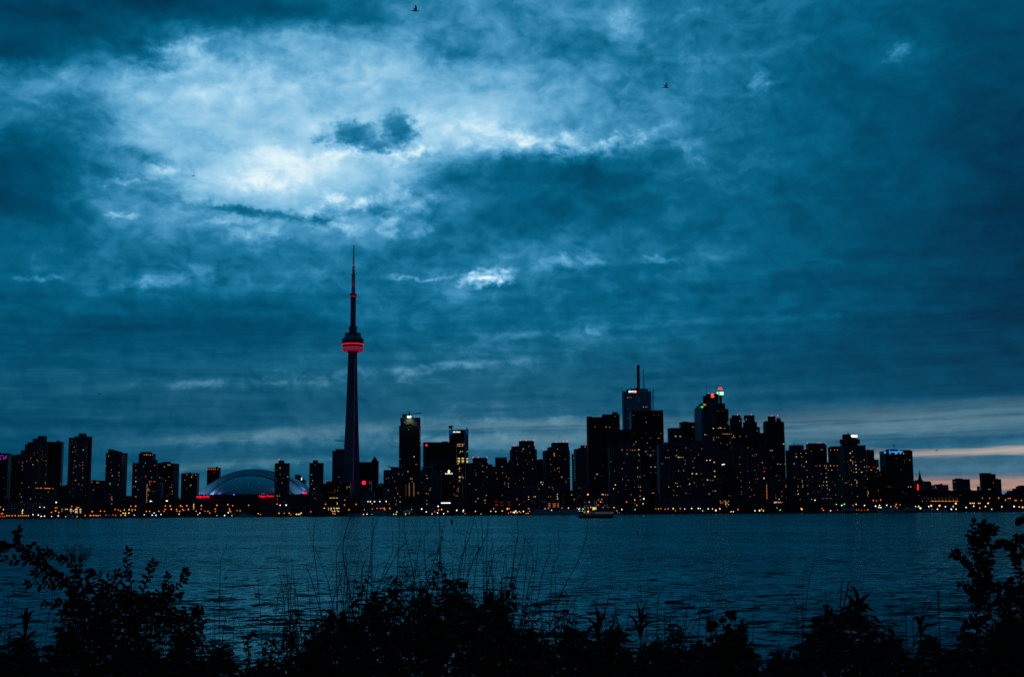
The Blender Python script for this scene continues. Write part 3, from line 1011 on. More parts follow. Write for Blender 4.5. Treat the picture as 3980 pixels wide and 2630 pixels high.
T_['td'] = tower('office_tower', 'F', 2660, [(1866, 1902, 470)], 'slim tower behind with a white and green lit box sign and red cap', 'dark', 0)
T_['r1'] = tower('office_tower', 'F', 2350, [(2000, 2166, 830), (2030, 2152, 787)], 'dark flat tower with a red roof beacon right of the stepped tower', 'dark', 0)
T_['r2'] = tower('office_tower', 'G', 2340, [(630, 876, 206), (652, 844, 130), (668, 816, 40)], 'dark tower with stepped shoulders and bright windows at its setback', 'dark', 0)
T_['wide'] = tower('hotel_building', 'E', 2050, [(1208, 2010, 430), (1275, 2010, 398), (1530, 2000, 384)], 'very wide dark hotel slab with many scattered amber windows', 'mid', 0, maxd=30)
T_['dark_sign'] = tower('office_block', 'E', 1990, [(2035, 2210, 690)], 'black block with one short white slanted sign near its top', 'dark', 0)
T_['behind_wide'] = tower('office_tower', 'E', 2150, [(1990, 2210, 500), (1205, 1300, 440)], 'dark building rising behind the black block with the white sign', 'mid', 0)
T_['g0'] = tower('apartment_tower', 'G', 2020, [(500, 632, 432)], 'dark tower with one column of amber windows left of the pale fin slab', 'mid', 0)
T_['g0b'] = tower('apartment_tower', 'G', 2000, [(618, 700, 428)], 'windowless pale vertical slab between dark towers right of centre', 'mid', 0)
T_['g0c'] = tower('apartment_tower', 'G', 2030, [(680, 915, 520), (720, 910, 488)], 'dark tower with scattered amber windows left of the slender balcony tower', 'mid', 0)
T_['slender'] = tower('apartment_tower', 'G', 2080, [(888, 940, 270), (918, 1198, 140), (918, 1172, 118), (1110, 1170, 76), (988, 1100, 52)], 'slender tall tower with ribbed balconies and red roof beacons', 'dark', 0, ribs=(1.2, 3.1, (1,)))
T_['line'] = tower('apartment_block', 'G', 1960, [(905, 1010, 935)], 'dark block with a vertical line of orange lamps below the slender tower', 'dark', 0, maxd=20)
T_['g1low'] = tower('apartment_block', 'G', 1970, [(1000, 1230, 880)], 'dark block right of the vertical orange lamps', 'mid', 0, maxd=20)
T_['g2'] = tower('apartment_tower', 'G', 2050, [(1206, 1560, 510), (1260, 1464, 434)], 'dark tower with yellow windows right of the slender tower', 'mid', 0)
T_['g3'] = tower('apartment_tower', 'G', 2200, [(1478, 1756, 440), (1480, 1740, 412)], 'flat dark tower with four red beacons along its roof', 'dark', 0)
T_['g4'] = tower('apartment_tower', 'G', 2150, [(1768, 1925, 470), (1800, 1925, 452)], 'dark tower with three orange lamps at its top left of the hotel', 'mid', 0)
T_['hotel'] = tower('hotel_tower', 'G', 2000, [(1908, 2272, 448), (1945, 2146, 425)], 'hotel tower topped by a round restaurant and a white lit sign', 'mid', 0)
T_['twin'] = tower('apartment_block', 'G', 1950, [(1586, 1908, 700), (1610, 1690, 662), (1720, 1850, 660)], 'condominium with a row of orange roof lamps and pale corner ribs', 'mid', 0, maxd=24)
T_['h1'] = tower('apartment_tower', 'H', 2200, [(300, 414, 506)], 'dark balcony tower just right of the hotel', 'dark', 0, ribs=(1.0, 3.1, (0,)))
T_['h2'] = tower('office_tower', 'H', 2250, [(310, 472, 636)], 'grey tower behind the reddish lit block', 'band', 0)
T_['h3'] = tower('apartment_block', 'H', 2040, [(220, 540, 790), (220, 480, 745), (330, 474, 722)], 'dark block with a reddish lit roof left of the newspaper tower', 'brick', 0)
T_['news'] = tower('office_tower', 'H', 2000, [(474, 922, 520), (520, 908, 500), (578, 756, 488)], 'black newspaper tower with blue glowing lettering across its top', 'dark', 0)
T_['h6'] = tower('office_building', 'H', 2500, [(925, 1040, 912)], 'low dark building with a vertical red neon sign right of the newspaper tower', 'dark', 0)
T_['h6b'] = tower('office_building', 'H', 2520, [(1040, 1162, 930), (1052, 1150, 912)], 'low dark rounded building right of the church spire', 'dark', 0)
T_['h7'] = tower('office_building', 'H', 2420, [(1155, 1386, 968), (1208, 1282, 953)], 'low grey block with a small roof hut left of the pale flat block', 'band', 0)
T_['h8'] = tower('apartment_tower', 'H', 2450, [(1428, 1672, 893), (1480, 1562, 873)], 'pale flat apartment block against the pink sky', 'mid', 0)
T_['h9'] = tower('apartment_tower', 'H', 2300, [(1790, 2012, 826), (1788, 1962, 803)], 'dark tower against the pink sky near the right edge', 'dark', 0)
T_['h9b'] = tower('apartment_tower', 'H', 2500, [(1990, 2084, 892)], 'lower grey tower stuck to the right of the dark tower', 'mid', 0)
T_['h9c'] = tower('apartment_tower', 'H', 2500, [(1758, 1800, 988)], 'small pale tower peeping out left of the dark tower', 'mid', 0)
T_['h10'] = tower('apartment_block', 'H', 2600, [(2125, 2560, 1060), (2145, 2560, 1040), (2210, 2560, 1005), (2265, 2560, 975), (2300, 2560, 964)], 'terraced dark block stepping up to the right frame edge', 'dark', 0)
T_['h_low1'] = tower('warehouse', 'H', 2200, [(840, 1410, 1040)], 'long low dark warehouse below the church spire', 'dark', 0, maxd=20, cat='warehouse')
T_['h_low2'] = tower('warehouse', 'H', 2210, [(1330, 1810, 1042)], 'long low dark warehouse under the pale flat block', 'dark', 0, maxd=20, cat='warehouse')
T_['h_low3'] = tower('warehouse', 'H', 2190, [(1730, 2150, 1095)], 'low dark warehouse at the foot of the dark tower', 'dark', 0, maxd=20, cat='warehouse')
T_['h_low4'] = tower('warehouse', 'H', 2195, [(2060, 2560, 1090)], 'low dark warehouse reaching the right frame edge', 'dark', 0, maxd=20, cat='warehouse')
T_['market'] = tower('market_hall', 'H', 1950, [(1005, 1520, 1130)], 'low hall with long rows of amber windows on the right shore', 'brick', 0, maxd=30, cat='hall')
# low buildings that close the gaps along the shore
LOW = [
    ('A', 1700, -60, 120, 1150, 'low dark block at the left edge under the purple-lit tower'), ('A', 2010, 580, 800, 1110, 'low dark block under the flat-topped tower'),
    ('A', 1990, 800, 1160, 1140, 'low dark block behind the lit parking garage'), ('A', 1980, 1150, 1400, 1180, 'low dark block under the two orange roof lamps'),
    ('A', 1985, 1390, 1740, 1190, 'low dark block at the foot of the wedge tower'), ('A', 1975, 1730, 1940, 1200, 'low dark block at the foot of the orange-crowned tower'),
    ('A', 1980, 2120, 2400, 1150, 'low dark block at the foot of the broad tower left of the dome'), ('B', 1985, 300, 560, 1180, 'low dark block at the left foot of the dome'),
    ('B', 1920, 1220, 1400, 1285, 'low pale shed on the shore before the dome'), ('B', 1930, 1380, 1790, 1222, 'low dark hall on the shore before the slim dome-side tower'),
    ('B', 1925, 1780, 2080, 1262, 'low dark pavilion with a small red sign on the shore'), ('B', 1960, 2000, 2260, 1180, 'low dark block at the foot of the slim tower by the needle tower'),
    ('C', 1985, 400, 720, 1130, 'dark podium at the foot of the needle tower'), ('C', 1940, 960, 1460, 1252, 'long low dark building under the two pale condominiums'),
    ('C', 1960, 1230, 1470, 840, 'dark block with dotted columns of lights under the crane tower'), ('C', 1935, 1440, 1760, 1240, 'low white-roofed building under the right pale condominium'),
    ('C', 1945, 1730, 1905, 1186, 'dark waterfront block with a long white bar sign'), ('C', 1950, 1890, 2120, 1150, 'dark block right of the long white bar sign'),
    ('D', 1960, -10, 400, 1130, 'dark podium under the broad condominium'), ('D', 1980, 560, 800, 1040, 'dark block under the left centre balcony tower'),
    ('D', 1985, 1320, 1480, 1040, 'dark block under the right centre balcony tower'), ('D', 1980, 1440, 1660, 925, 'grey block under the grey office tower with the red light'),
    ('D', 1950, 1600, 1940, 1075, 'low dark office block behind the ferry with a few yellow windows'), ('E', 1970, 960, 1100, 905, 'small dark block right of the ribbed condominium'),
    ('E', 1955, 1000, 1230, 1090, 'low dark hall right of the ribbed condominium'), ('E', 1940, 1180, 2030, 1160, 'long low terminal with slanted ribs under the wide hotel slab'),
    ('E', 1930, 1990, 2200, 1160, 'low dark block with an orange lit corner on the shore'), ('G', 1945, 440, 700, 1195, 'low dark block under the pale fin slab'),
    ('G', 1940, 680, 1010, 1190, 'low dark block left of the glowing pavilion'), ('G', 1940, 1000, 1230, 1170, 'low dark pavilion with a glowing cream canopy'),
    ('G', 1940, 1220, 1620, 1165, 'long low dark podium right of the glowing pavilion'), ('G', 1935, 1600, 1920, 1112, 'dark podium under the condominium with the orange roof lamps'),
    ('G', 1945, 1900, 2300, 1168, 'dark podium of the hotel'), ('H', 1950, 300, 500, 1150, 'low dark block under the reddish lit block'),
    ('H', 1950, 490, 1010, 1215, 'low dark podium of the newspaper tower'), ('H', 1940, 1500, 1830, 1190, 'low dark shed right of the amber-windowed hall'),
    ('H', 1945, 1820, 2150, 1200, 'low dark shed under the tower by the right edge'), ('H', 1950, 2120, 2560, 1160, 'low dark shed at the right edge of the shore'),
]
for i, (c, D, xl, xr, yt, lab) in enumerate(LOW):
    if c == 'A' and D == 1700: D = 1935
    tower('waterfront_building', c, D, [(xl, xr, yt)], lab, ['dark', 'mid', 'brick', 'mid'][i % 4], 0, maxd=22)
# ---------------------------------------------------------------- ground of the city
gm = bpy.data.meshes.new('ground')
gm.from_pydata([(-9000, 1850, GZ), (9000, 1850, GZ), (30000, 40000, GZ), (-30000, 40000, GZ), (-9000, 1850, -3), (9000, 1850, -3)], [], [(0, 1, 2, 3), (4, 5, 1, 0)])
gm.materials.append(mat('asphalt_ground', (.05, .05, .052), .9, .2, noise=.3, nscale=.02))
tag(link(bpy.data.objects.new('ground', gm)), kind='structure')
bm = bmesh.new()
for i in range(150):
    x = -1500 + i * 20
    box(bm, x, x + 19.6, 1848.6, 1849.98, -3, 1.9 + .3 * ((i * 7) % 3))
tag(obj('quay', bm, M_CONC_D), kind='structure')

# ---------------------------------------------------------------- the needle tower
DT = 2280.0


def spot(name, energy, col, cone, root):
    ld = bpy.data.lights.new(name, 'SPOT')
    ld.energy = energy; ld.color = col; ld.shadow_soft_size = .5
    ld.spot_size = R(cone); ld.spot_blend = .8
    return link(bpy.data.objects.new(name, ld), root)


def needle():
    t_base = at(1365, 1985, DT)
    root = thing('observation_tower', 'very tall concrete needle tower with a red glowing pod and a long antenna', 'tower', (t_base.x, DT, GZ))
    s = DT / FP
    zz_ = lambda cy: at(1370, 900 + cy / 3.1375, DT).z - GZ     # close-up rows to heights
    rr = lambda hw: hw / 3.1375 * s * 1.015
    # shaft: six-sided core with three tapering legs
    bm = bmesh.new()
    zt = zz_(1470)
    lv = []
    for i in range(25):
        f = i / 24
        z = zt * f
        g_ = (1 - f)
        rl = 8.0 + 5.5 * g_ + 7.0 * g_ ** 2
        rc = 5.4 + 2.0 * g_
        w = 2.0 + 1.0 * g_
        ring = []
        for k in range(3):
            a = R(-78 + 120 * k)
            d = Vector((math.cos(a), math.sin(a))); n = Vector((-d.y, d.x))
            ring += [d * rl - n * w, d * rl + n * w]
            a2 = a + R(60)
            d2 = Vector((math.cos(a2), math.sin(a2))); n2 = Vector((-d2.y, d2.x))
            ring += [d2 * rc - n2 * 2.0, d2 * rc + n2 * 2.0]
        lv.append([bm.verts.new((p.x, p.y, z)) for p in ring])
    for a, b in zip(lv, lv[1:]):
        for i in range(12):
            bm.faces.new((a[i], a[(i + 1) % 12], b[(i + 1) % 12], b[i]))
    bm.faces.new(lv[-1])
    obj('shaft', bm, M_CONC, root)
    # lift strip with small violet lamps up the shaft
    bm = bmesh.new()
    x = at(1377.5, 1800, DT).x - t_base.x
    z = 40
    while z < zt - 12:
        box(bm, x - .42, x + .42, -(12.4 - 5.0 * z / zt) * 1.0 - 8.0 * (1 - z / zt) ** 2, -(12.0 - 5.0 * z / zt) - 8.0 * (1 - z / zt) ** 2, z, z + 3.2)
        z += 4.2
    obj('light_strip', bm, emat('violet_strip', (120, 40, 150), .2), root)
    # main pod
    bm = bmesh.new()
    lathe(bm, [(rr(60), zz_(1472)), (rr(124), zz_(1398)), (rr(126), zz_(1392)), (rr(128), zz_(1366)), (rr(134), zz_(1362)), (rr(134), zz_(1350)), (rr(127), zz_(1346)), (rr(127), zz_(1338)), (rr(137), zz_(1330)), (rr(135), zz_(1320)), (rr(112), zz_(1290)), (rr(98), zz_(1276)), (rr(99), zz_(1240)), (rr(48), zz_(1238))], 48)
    pod = obj('pod', bm, mat('pod_cladding', (.20, .21, .22), .35, .5, noise=.2, nscale=.2), root)
    bm = bmesh.new()
    n = 44
    for i in range(n):
        a0, a1 = 2 * math.pi * (i + .06) / n, 2 * math.pi * (i + .94) / n
        for (za, zb, r) in ((zz_(1384), zz_(1371), rr(129.5)),):
            q = [bm.verts.new((r * math.cos(a), r * math.sin(a), z)) for a, z in ((a0, za), (a1, za), (a1, zb), (a0, zb))]
            bm.faces.new(q)
    obj('light_ring', bm, emat('red_light_ring', (255, 26, 48), .95), pod)
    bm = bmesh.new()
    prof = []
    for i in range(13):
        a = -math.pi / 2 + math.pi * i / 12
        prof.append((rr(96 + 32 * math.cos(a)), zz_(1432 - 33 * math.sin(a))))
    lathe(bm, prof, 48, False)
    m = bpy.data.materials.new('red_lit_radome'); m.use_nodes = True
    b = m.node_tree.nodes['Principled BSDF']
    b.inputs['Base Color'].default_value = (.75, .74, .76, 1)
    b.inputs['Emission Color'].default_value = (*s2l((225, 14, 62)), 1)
    b.inputs['Emission Strength'].default_value = .2  # red floodlight on the white skin, put in as emission
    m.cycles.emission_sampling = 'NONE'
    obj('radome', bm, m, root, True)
    # upper concrete shaft, small pod, antenna
    bm = bmesh.new()
    lathe(bm, [(rr(46), zz_(1242)), (rr(46), zz_(1196)), (rr(51), zz_(1194)), (rr(51), zz_(1156)), (rr(33), zz_(1154)), (rr(32.5), zz_(800))], 6)
    obj('upper_shaft', bm, M_CONC, root)
    bm = bmesh.new()
    lathe(bm, [(rr(33), zz_(806)), (rr(40), zz_(802)), (rr(46), zz_(785)), (rr(46), zz_(776)), (rr(38), zz_(762)), (rr(24), zz_(745))], 32)
    sp = obj('sky_pod', bm, mat('sky_pod_cladding', (.22, .23, .24), .4, .5), root)
    bm = bmesh.new()
    lathe(bm, [(rr(41.5), zz_(803)), (rr(47), zz_(786))], 32, False)
    obj('light_ring', bm, emat('dim_red_ring', (190, 12, 46), .42), sp)
    for (hw, y0, y1) in ((23, 750, 514), (16, 516, 420), (8, 422, 300), (6.5, 302, 208), (4.4, 210, 155)):
        bm = bmesh.new()
        lathe(bm, [(rr(hw), zz_(y0)), (rr(hw), zz_(y1))], 8)
        if hw > 10:
            lathe(bm, [(rr(hw * 1.14), zz_(y1 + 10)), (rr(hw * 1.14), zz_(y1))], 8)
        obj('antenna', bm, M_WHITE if hw > 10 else M_CONC, root)
    for (z, r, e) in ((zz_(748), 15, 520), (zz_(512), 9, 260), (zz_(1150), 19, 420), (zz_(418), 5, 40)):
        for a in (-150, -90, -30):
            lo = spot('red_floodlight', e * 1.6, (1, .02, .10), 70, root)
            lo.rotation_euler = Vector((math.cos(R(a)) * .42, math.sin(R(a)) * .42, -1)).to_track_quat('Z', 'Y').to_euler()
            lo.location = (r * math.cos(R(a)), r * math.sin(R(a)), z + 1.5)
    for z in (zz_(512), zz_(415), zz_(154)):
        o = bpy.data.objects.new('beacon', ICO); link(o, root); o.location = (0, -rr(12) if z < zz_(200) else 0, z); o.scale = (.45,) * 3


needle()

# ---------------------------------------------------------------- the domed stadium
DS = 2040.0


def stadium():
    s = DS / FP / KS
    X = at(*cp('B', 1160, 1100), DS).x
    root = thing('stadium', 'domed stadium with a pale arched roof and red glowing lettering', 'stadium', (X, DS + 105, GZ))
    zc = lambda cy: at(*cp('B', 1160, cy), DS).z - GZ
    sx_ = lambda dx: dx * s
    # rear barrel arch: two stepped shells and the front vault
    def arch(name, half, ytop, ybase, y0, y1, thick, m, nn=40):
        zt, zb = zc(ytop), zc(ybase)
        a = sx_(half); h = zt - zb
        Rr = (a * a + h * h) / (2 * h)
        bm = bmesh.new()
        ring = []
        phi = math.asin(a / Rr)
        for i in range(nn + 1):
            f = -phi + 2 * phi * i / nn
            x, z = Rr * math.sin(f), zt - Rr + Rr * math.cos(f)
            x2, z2 = (Rr - thick) * math.sin(f), zt - Rr + (Rr - thick) * math.cos(f)
            ring.append([bm.verts.new(p) for p in ((x, y0, z), (x, y1, z), (x2, y1, z2), (x2, y0, z2))])
        for p, q in zip(ring, ring[1:]):
            for k in range(4):
                bm.faces.new((p[k], p[(k + 1) % 4], q[(k + 1) % 4], q[k]))
        bm.faces.new(ring[0]); bm.faces.new(ring[-1][::-1])
        bmesh.ops.recalc_face_normals(bm, faces=bm.faces)
        return obj(name, bm, m, root)
    arch('roof_arch', 742, 730, 1050, -20, 50, 4, M_DOME)
    arch('roof_arch', 722, 766, 1062, -34, -20.2, 3, M_DOME)
    bm = bmesh.new()
    # inclined band in front of the arches
    def arc_pts(half, ytop, ybase, y, nn=40):
        zt, zb = zc(ytop), zc(ybase); a = sx_(half); h = zt - zb
        Rr = (a * a + h * h) / (2 * h); phi = math.asin(a / Rr)
        return [Vector((Rr * math.sin(-phi + 2 * phi * i / nn), y, zt - Rr + Rr * math.cos(-phi + 2 * phi * i / nn))) for i in range(nn + 1)]
    A_, B_ = arc_pts(722, 767, 1062, -34.2), arc_pts(585, 822, 1090, -40)
    va, vb_ = [bm.verts.new(p) for p in A_], [bm.verts.new(p) for p in B_]
    for i in range(40): bm.faces.new((va[i], va[i + 1], vb_[i + 1], vb_[i]))
    obj('roof_rim', bm, mat('grey_roof_membrane', (.74, .75, .77), .6, .3, noise=.1, nscale=.05), root)
    # front quarter dome
    bm = bmesh.new()
    base = arc_pts(578, 830, 1098, -44)
    zb = zc(1098)
    rows = []
    nn = 20
    for j in range(nn + 1):
        t = (math.pi / 2) * j / nn
        row = []
        for p in base:
            x = p.x
            # the section shrinks forward as a quarter ellipse
            ca, sa_ = math.cos(t), math.sin(t)
            row.append(bm.verts.new((x * (1 - .02 * sa_), -44 - 58 * sa_ * math.sqrt(max(0, 1 - (x / sx_(590)) ** 2)) , zb + (p.z - zb) * ca)))
        rows.append(row)
    for a, b in zip(rows, rows[1:]):
        for i in range(40): bm.faces.new((a[i], a[i + 1], b[i + 1], b[i]))
    bmesh.ops.recalc_face_normals(bm, faces=bm.faces)
    obj('roof_dome', bm, M_DOME, root, True)
    # seams between roof panels
    bm = bmesh.new()
    for A in (arc_pts(581, 826, 1096, -43.6),):
        V, F = tube_np(A, 1.1, 1.1, 4)
        vs = [bm.verts.new(v) for v in V]
        for f in F: bm.faces.new([vs[i] for i in f])
    obj('seam', bm, M_STEEL, root)
    # drum below
    bm = bmesh.new()
    n = 28
    z1, zr = zc(1100), zc(1046)
    prof = []
    for i in range(n):
        a = 2 * math.pi * (i + .5) / n
        prof.append((106 * math.cos(a), 106 * math.sin(a)))
    lo = [bm.verts.new((x, y, 0)) for x, y in prof]; hi = [bm.verts.new((x, y, z1 - 1)) for x, y in prof]
    for i in range(n): bm.faces.new((lo[i], lo[(i + 1) % n], hi[(i + 1) % n], hi[i]))
    bm.faces.new(hi)
    wall = obj('wall', bm, M_CONC_D, root)
    bm = bmesh.new()
    for i in range(n):
        a = 2 * math.pi * (i + .0) / n
        if math.sin(a) > .1: continue
        x, y = 106.5 * math.cos(a), 106.5 * math.sin(a)
        w = 1.6
        box(bm, x - w, x + w, y - w, y + w, 0, z1 + 1.5)
    lathe(bm, [(104, z1 - 1.2), (107.5, z1 - 1.2), (107.5, z1 + 2.0), (104, z1 + 2.0)], 56, False)
    obj('cornice', bm, M_CONC_D, root)
    bm = bmesh.new()
    for side in (-1, 1):
        x0 = sx_(-735) if side < 0 else sx_(600)
        x1 = sx_(-585) if side < 0 else sx_(840)
        box(bm, x0, x1, -30, 40, 0, zc(1052 if side < 0 else 1040))
    obj('abutment', bm, M_CONC_D, root)
    gm_ = bmesh.new()
    for (x0, x1, y0, y1) in ((905, 1175, 1188, 1290), (575, 715, 1190, 1290), (1240, 1370, 1185, 1290)):
        xa, xb = (x0 - 1160) * s, (x1 - 1160) * s
        ya = -math.sqrt(max(108.6 ** 2 - max(abs(xa), abs(xb)) ** 2, 0)) - 2
        yb = -math.sqrt(max(108.6 ** 2 - min(abs(xa), abs(xb)) ** 2, 0)) - 1.5
        box(gm_, xa, xb, min(ya, yb) - 1, max(ya, yb) + 3, zc(y1), zc(y0))
    obj('window_wall', gm_, FM['glass'], wall)
    bb = B(root, 0.0, [(sx_(-735), sx_(850), -104, 30, 0, z1 + 2)])
    BLD.append(bb)
    red = emat('red_sign', (255, 14, 44), 1.7)
    sign_text(bb, *cp('B', 592, 1121), 'ROGERS', 20.5, red, hpx=7.5)
    sign_text(bb, *cp('B', 679, 1119), 'CENTRE', 24.5, red, hpx=7.5)
    sign_text(bb, *cp('B', 1478, 1109), 'Rogers Centre', 53, red, hpx=8.5)
    sign_text(bb, *cp('B', 1982, 1067), 'ROGERS', 16, red, hpx=8)
    bl = emat('blue_spot', (70, 90, 255), 2.0)
    for cx, cy, e in ((690, 1092, 900), (815, 1092, 1500), (1050, 1086, 2000), (1415, 1084, 2800), (1860, 1026, 2600), (580, 1085, 600)):
        x = (cx - 1160) * s
        y = -44 - 58 * math.sqrt(max(0, 1 - (x / sx_(590)) ** 2)) - 5 if abs(x) < sx_(590) else -26
        o = spot('blue_spotlight', e * .9, (.13, .22, 1), 120, root); o.location = (x, y - 1, zc(cy) - .5)
        o.rotation_euler = Vector((0, -.75, -1)).to_track_quat('Z', 'Y').to_euler()
    for a in (-150, -125, -104, -90, -76, -55, -30):       # even wash from the rim of the drum
        o = spot('roof_floodlight', 7000, (.16, .50, 1), 130, root)
        o.location = (101 * math.cos(R(a)), 101 * math.sin(R(a)) - 5, zc(1098) - .5)
        o.rotation_euler = Vector((.35 * math.cos(R(a)), -.9, -1)).to_track_quat('Z', 'Y').to_euler()


stadium()

# ---------------------------------------------------------------- signs
WHT = emat('white_sign', (255, 255, 250), 1.7)
GRN = emat('green_sign', (20, 255, 90), 1.6)
b = T_['white_tower']
sign_text(b, *cp('F', 690, 481), 'BMO', 19.5, emat('pale_sign', (225, 255, 235), 2.6), hpx=6.2)
bm = bmesh.new(); bmesh.ops.create_circle(bm, cap_ends=True, segments=24, radius=.5); bmesh.ops.rotate(bm, verts=bm.verts, matrix=Matrix.Rotation(math.pi / 2, 3, 'X'))
h = surf(b, *cp('F', 743, 481))
o = obj('sign_emblem', bm, emat('red_emblem', (255, 40, 50), 3.0), b.root); o.location = h[1] + Vector((0, -.4, 0)); o.scale = (10 * b.c.y / FP,) * 3
sign_text(b, *cp('F', 743, 480), 'M', 4.6, WHT).location.y -= .6
b = T_['stair']
sign_text(b, *cp('F', 1760, 535), 'S', 11.5, emat('red_letter', (255, 60, 40), 4.0), hpx=14.5)
b = T_['td']
panel(b, *cp('F', 1875, 502), 18.6, 13, GRN, 'sign_panel', 1.0)
panel(b, *cp('F', 1879, 502), 11.5, 9.5, WHT, 'sign_panel', 1.3)
o = panel(b, *cp('F', 1868, 502), 3.6, 9.5, WHT, 'sign_panel', 1.3); o.location.x -= 6.8
bm = bmesh.new(); lathe(bm, [(4.4, 0), (4.6, 3), (3.4, 5), (0.6, 6)], 16)
o = obj('roof_cap', bm, emat('red_cap', (255, 60, 80), 1.1), b.root); o.location = (0, -2, b.boxes[0][5] + 2)
b = T_['green']
panel(b, *cp('F', 1622, 681), 8.4, 4.4, GRN, 'sign_panel', .5)
panel(b, *cp('F', 1624, 696), 3, 2, emat('dim_green', (20, 200, 90), .8), 'sign_panel', .5)
sign_text(b, *cp('F', 1655, 650), 'CIBC', 11, emat('amber_sign', (220, 140, 20), 1.2), hpx=5)
panel(b, *cp('F', 1656, 662), 8.5, 2.2, emat('amber_bar', (190, 110, 15), .8), 'sign_panel', .4)
b = T_['blue_logo']
sign_text(b, *cp('C', 1950, 265), 'RBC DEXIA', 27.5, emat('pale_sign2', (235, 245, 235), 2.0), hpx=4.6)
bm = bmesh.new(); lathe(bm, [(.30, -.05), (.5, -.05), (.5, .05), (.30, .05), (.30, -.05)], 24, False); bmesh.ops.rotate(bm, verts=bm.verts, matrix=Matrix.Rotation(math.pi / 2, 3, 'X'))
h = surf(b, *cp('C', 1880, 268))
o = obj('sign_emblem', bm, emat('blue_ring', (0, 80, 200), .95), b.root); o.location = h[1] + Vector((0, -.5, 0)); o.scale = (11.5 * b.c.y / FP,) * 3
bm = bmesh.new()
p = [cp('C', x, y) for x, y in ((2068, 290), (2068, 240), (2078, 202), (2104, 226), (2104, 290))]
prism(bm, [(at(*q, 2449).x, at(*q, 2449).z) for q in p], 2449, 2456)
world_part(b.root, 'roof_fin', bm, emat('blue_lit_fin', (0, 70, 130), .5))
panel(b, *cp('C', 2077, 282), 4, 3.4, emat('blue_spot2', (60, 190, 255), 2.5), 'lamp', .7)
bm = bmesh.new(); q = [at(*cp('C', x, y), 2448.6) for x, y in ((2048, 240), (2056, 700))]
box(bm, q[0].x, q[0].x + 4, 2448.7, 2449.6, q[1].z, q[0].z); world_part(b.root, 'glass_seam', bm, M_WHITE)
b = T_['frame']
bm = bmesh.new(); bmesh.ops.create_circle(bm, cap_ends=True, segments=6, radius=.5); bmesh.ops.rotate(bm, verts=bm.verts, matrix=Matrix.Rotation(math.pi / 2, 3, 'X'))
h = surf(b, *cp('C', 1551, 438))
o = obj('sign_emblem', bm, emat('red_emblem2', (255, 20, 60), 2.2), b.root); o.location = h[1] + Vector((0, -.3, 0)); o.scale = (9 * b.c.y / FP, 1, 7.5 * b.c.y / FP)
b = T_['gem']
bm = bmesh.new()
for k in range(8):
    a = k * math.pi / 4
    for rad, cr in ((.0, .2), (.36, .15)):
        if rad == 0 and k: continue
        v = [bm.verts.new((rad * math.cos(a) + cr * math.cos(q * math.pi / 5), -.01 * k - .1 * rad, rad * math.sin(a) + cr * math.sin(q * math.pi / 5))) for q in range(10)]
        bm.faces.new(v)
h = surf(b, *cp('C', 727, 932))
o = obj('sign_emblem', bm, emat('red_gem', (255, 24, 58), 2.2), b.root); o.location = h[1] + Vector((0, -.4, 0)); o.scale = (15.5 * b.c.y / FP,) * 3
panel(b, *cp('C', 804, 934), 3, 12, emat('red_bar', (200, 10, 60), .7), 'sign_panel', .3)
b = T_['flame']
sign_text(b, *cp('C', 1847, 813), 'SUN LIFE', 29, emat('pale_sign3', (205, 230, 235), 1.6), hpx=4.6)
panel(b, *cp('C', 1847, 815), 28, 1.6, emat('pale_bar', (190, 220, 230), .5), 'sign_panel', .15)
bm = bmesh.new(); lathe(bm, [(.2, -1), (.9, -.7), (1.1, -.2), (.8, .4), (.3, .9), (.05, 1.15)], 12)
h = surf(b, *cp('C', 1847, 800))
o = obj('flame_lamp', bm, emat('yellow_flame', (255, 232, 120), 3.2), b.root)
p = at(*cp('C', 1847, 791), b.c.y - 12); o.location = p - b.c; o.scale = (2.1, 2.1, 3.0)
b = T_['news']
BLU = emat('blue_sign', (0, 140, 255), 2.4)
sign_text(b, *cp('H', 543, 531), 'Torstar', 21, BLU, hpx=8)
sign_text(b, *cp('H', 649, 525), 'Toronto', 33, BLU, hpx=7.5)
sign_text(b, *cp('H', 743, 524), 'Star', 18.5, BLU, hpx=8)
b = T_['h6']
panel(b, *cp('H', 974, 992), 4.6, 22, emat('red_neon', (255, 24, 44), 2.4), 'neon_sign', .6)
b = T_['dark_sign']
panel(b, *cp('G', 376, 692), 11.5, 3, emat('white_bar', (235, 245, 255), 1.6), 'sign_panel', .4).rotation_euler = (0, R(-9), 0)


def low(lab):
    return [x for x in BLD if x.root['label'].startswith(lab)][0]


panel(low('dark waterfront block with a long white'), *cp('C', 1806, 1198), 36, 3.4, WHT, 'sign_panel', .4)
b = low('low dark pavilion with a small red')
panel(b, *cp('B', 2058, 1314), 13.5, 6.5, emat('red_panel', (200, 0, 36), 1.0), 'sign_panel', .3)
sign_text(b, *cp('B', 2058, 1313), 'GRILL', 10.5, emat('red_pale', (255, 120, 120), 2.0), hpx=3.6)
b = low('low dark pavilion with a glowing cream')
panel(b, *cp('G', 1102, 1193), 34, 5.5, emat('cream_glow', (225, 175, 145), .9), 'canopy', .5)
panel(low('low dark block at the left edge'), *cp('A', 40, 1394), 46, 4.5, emat('red_strip', (200, 44, 30), .8), 'light_strip', .8)
panel(low('low dark block at the left edge'), *cp('A', 60, 1374), 78, 6, emat('amber_strip', (190, 74, 16), .5), 'light_strip', .4)

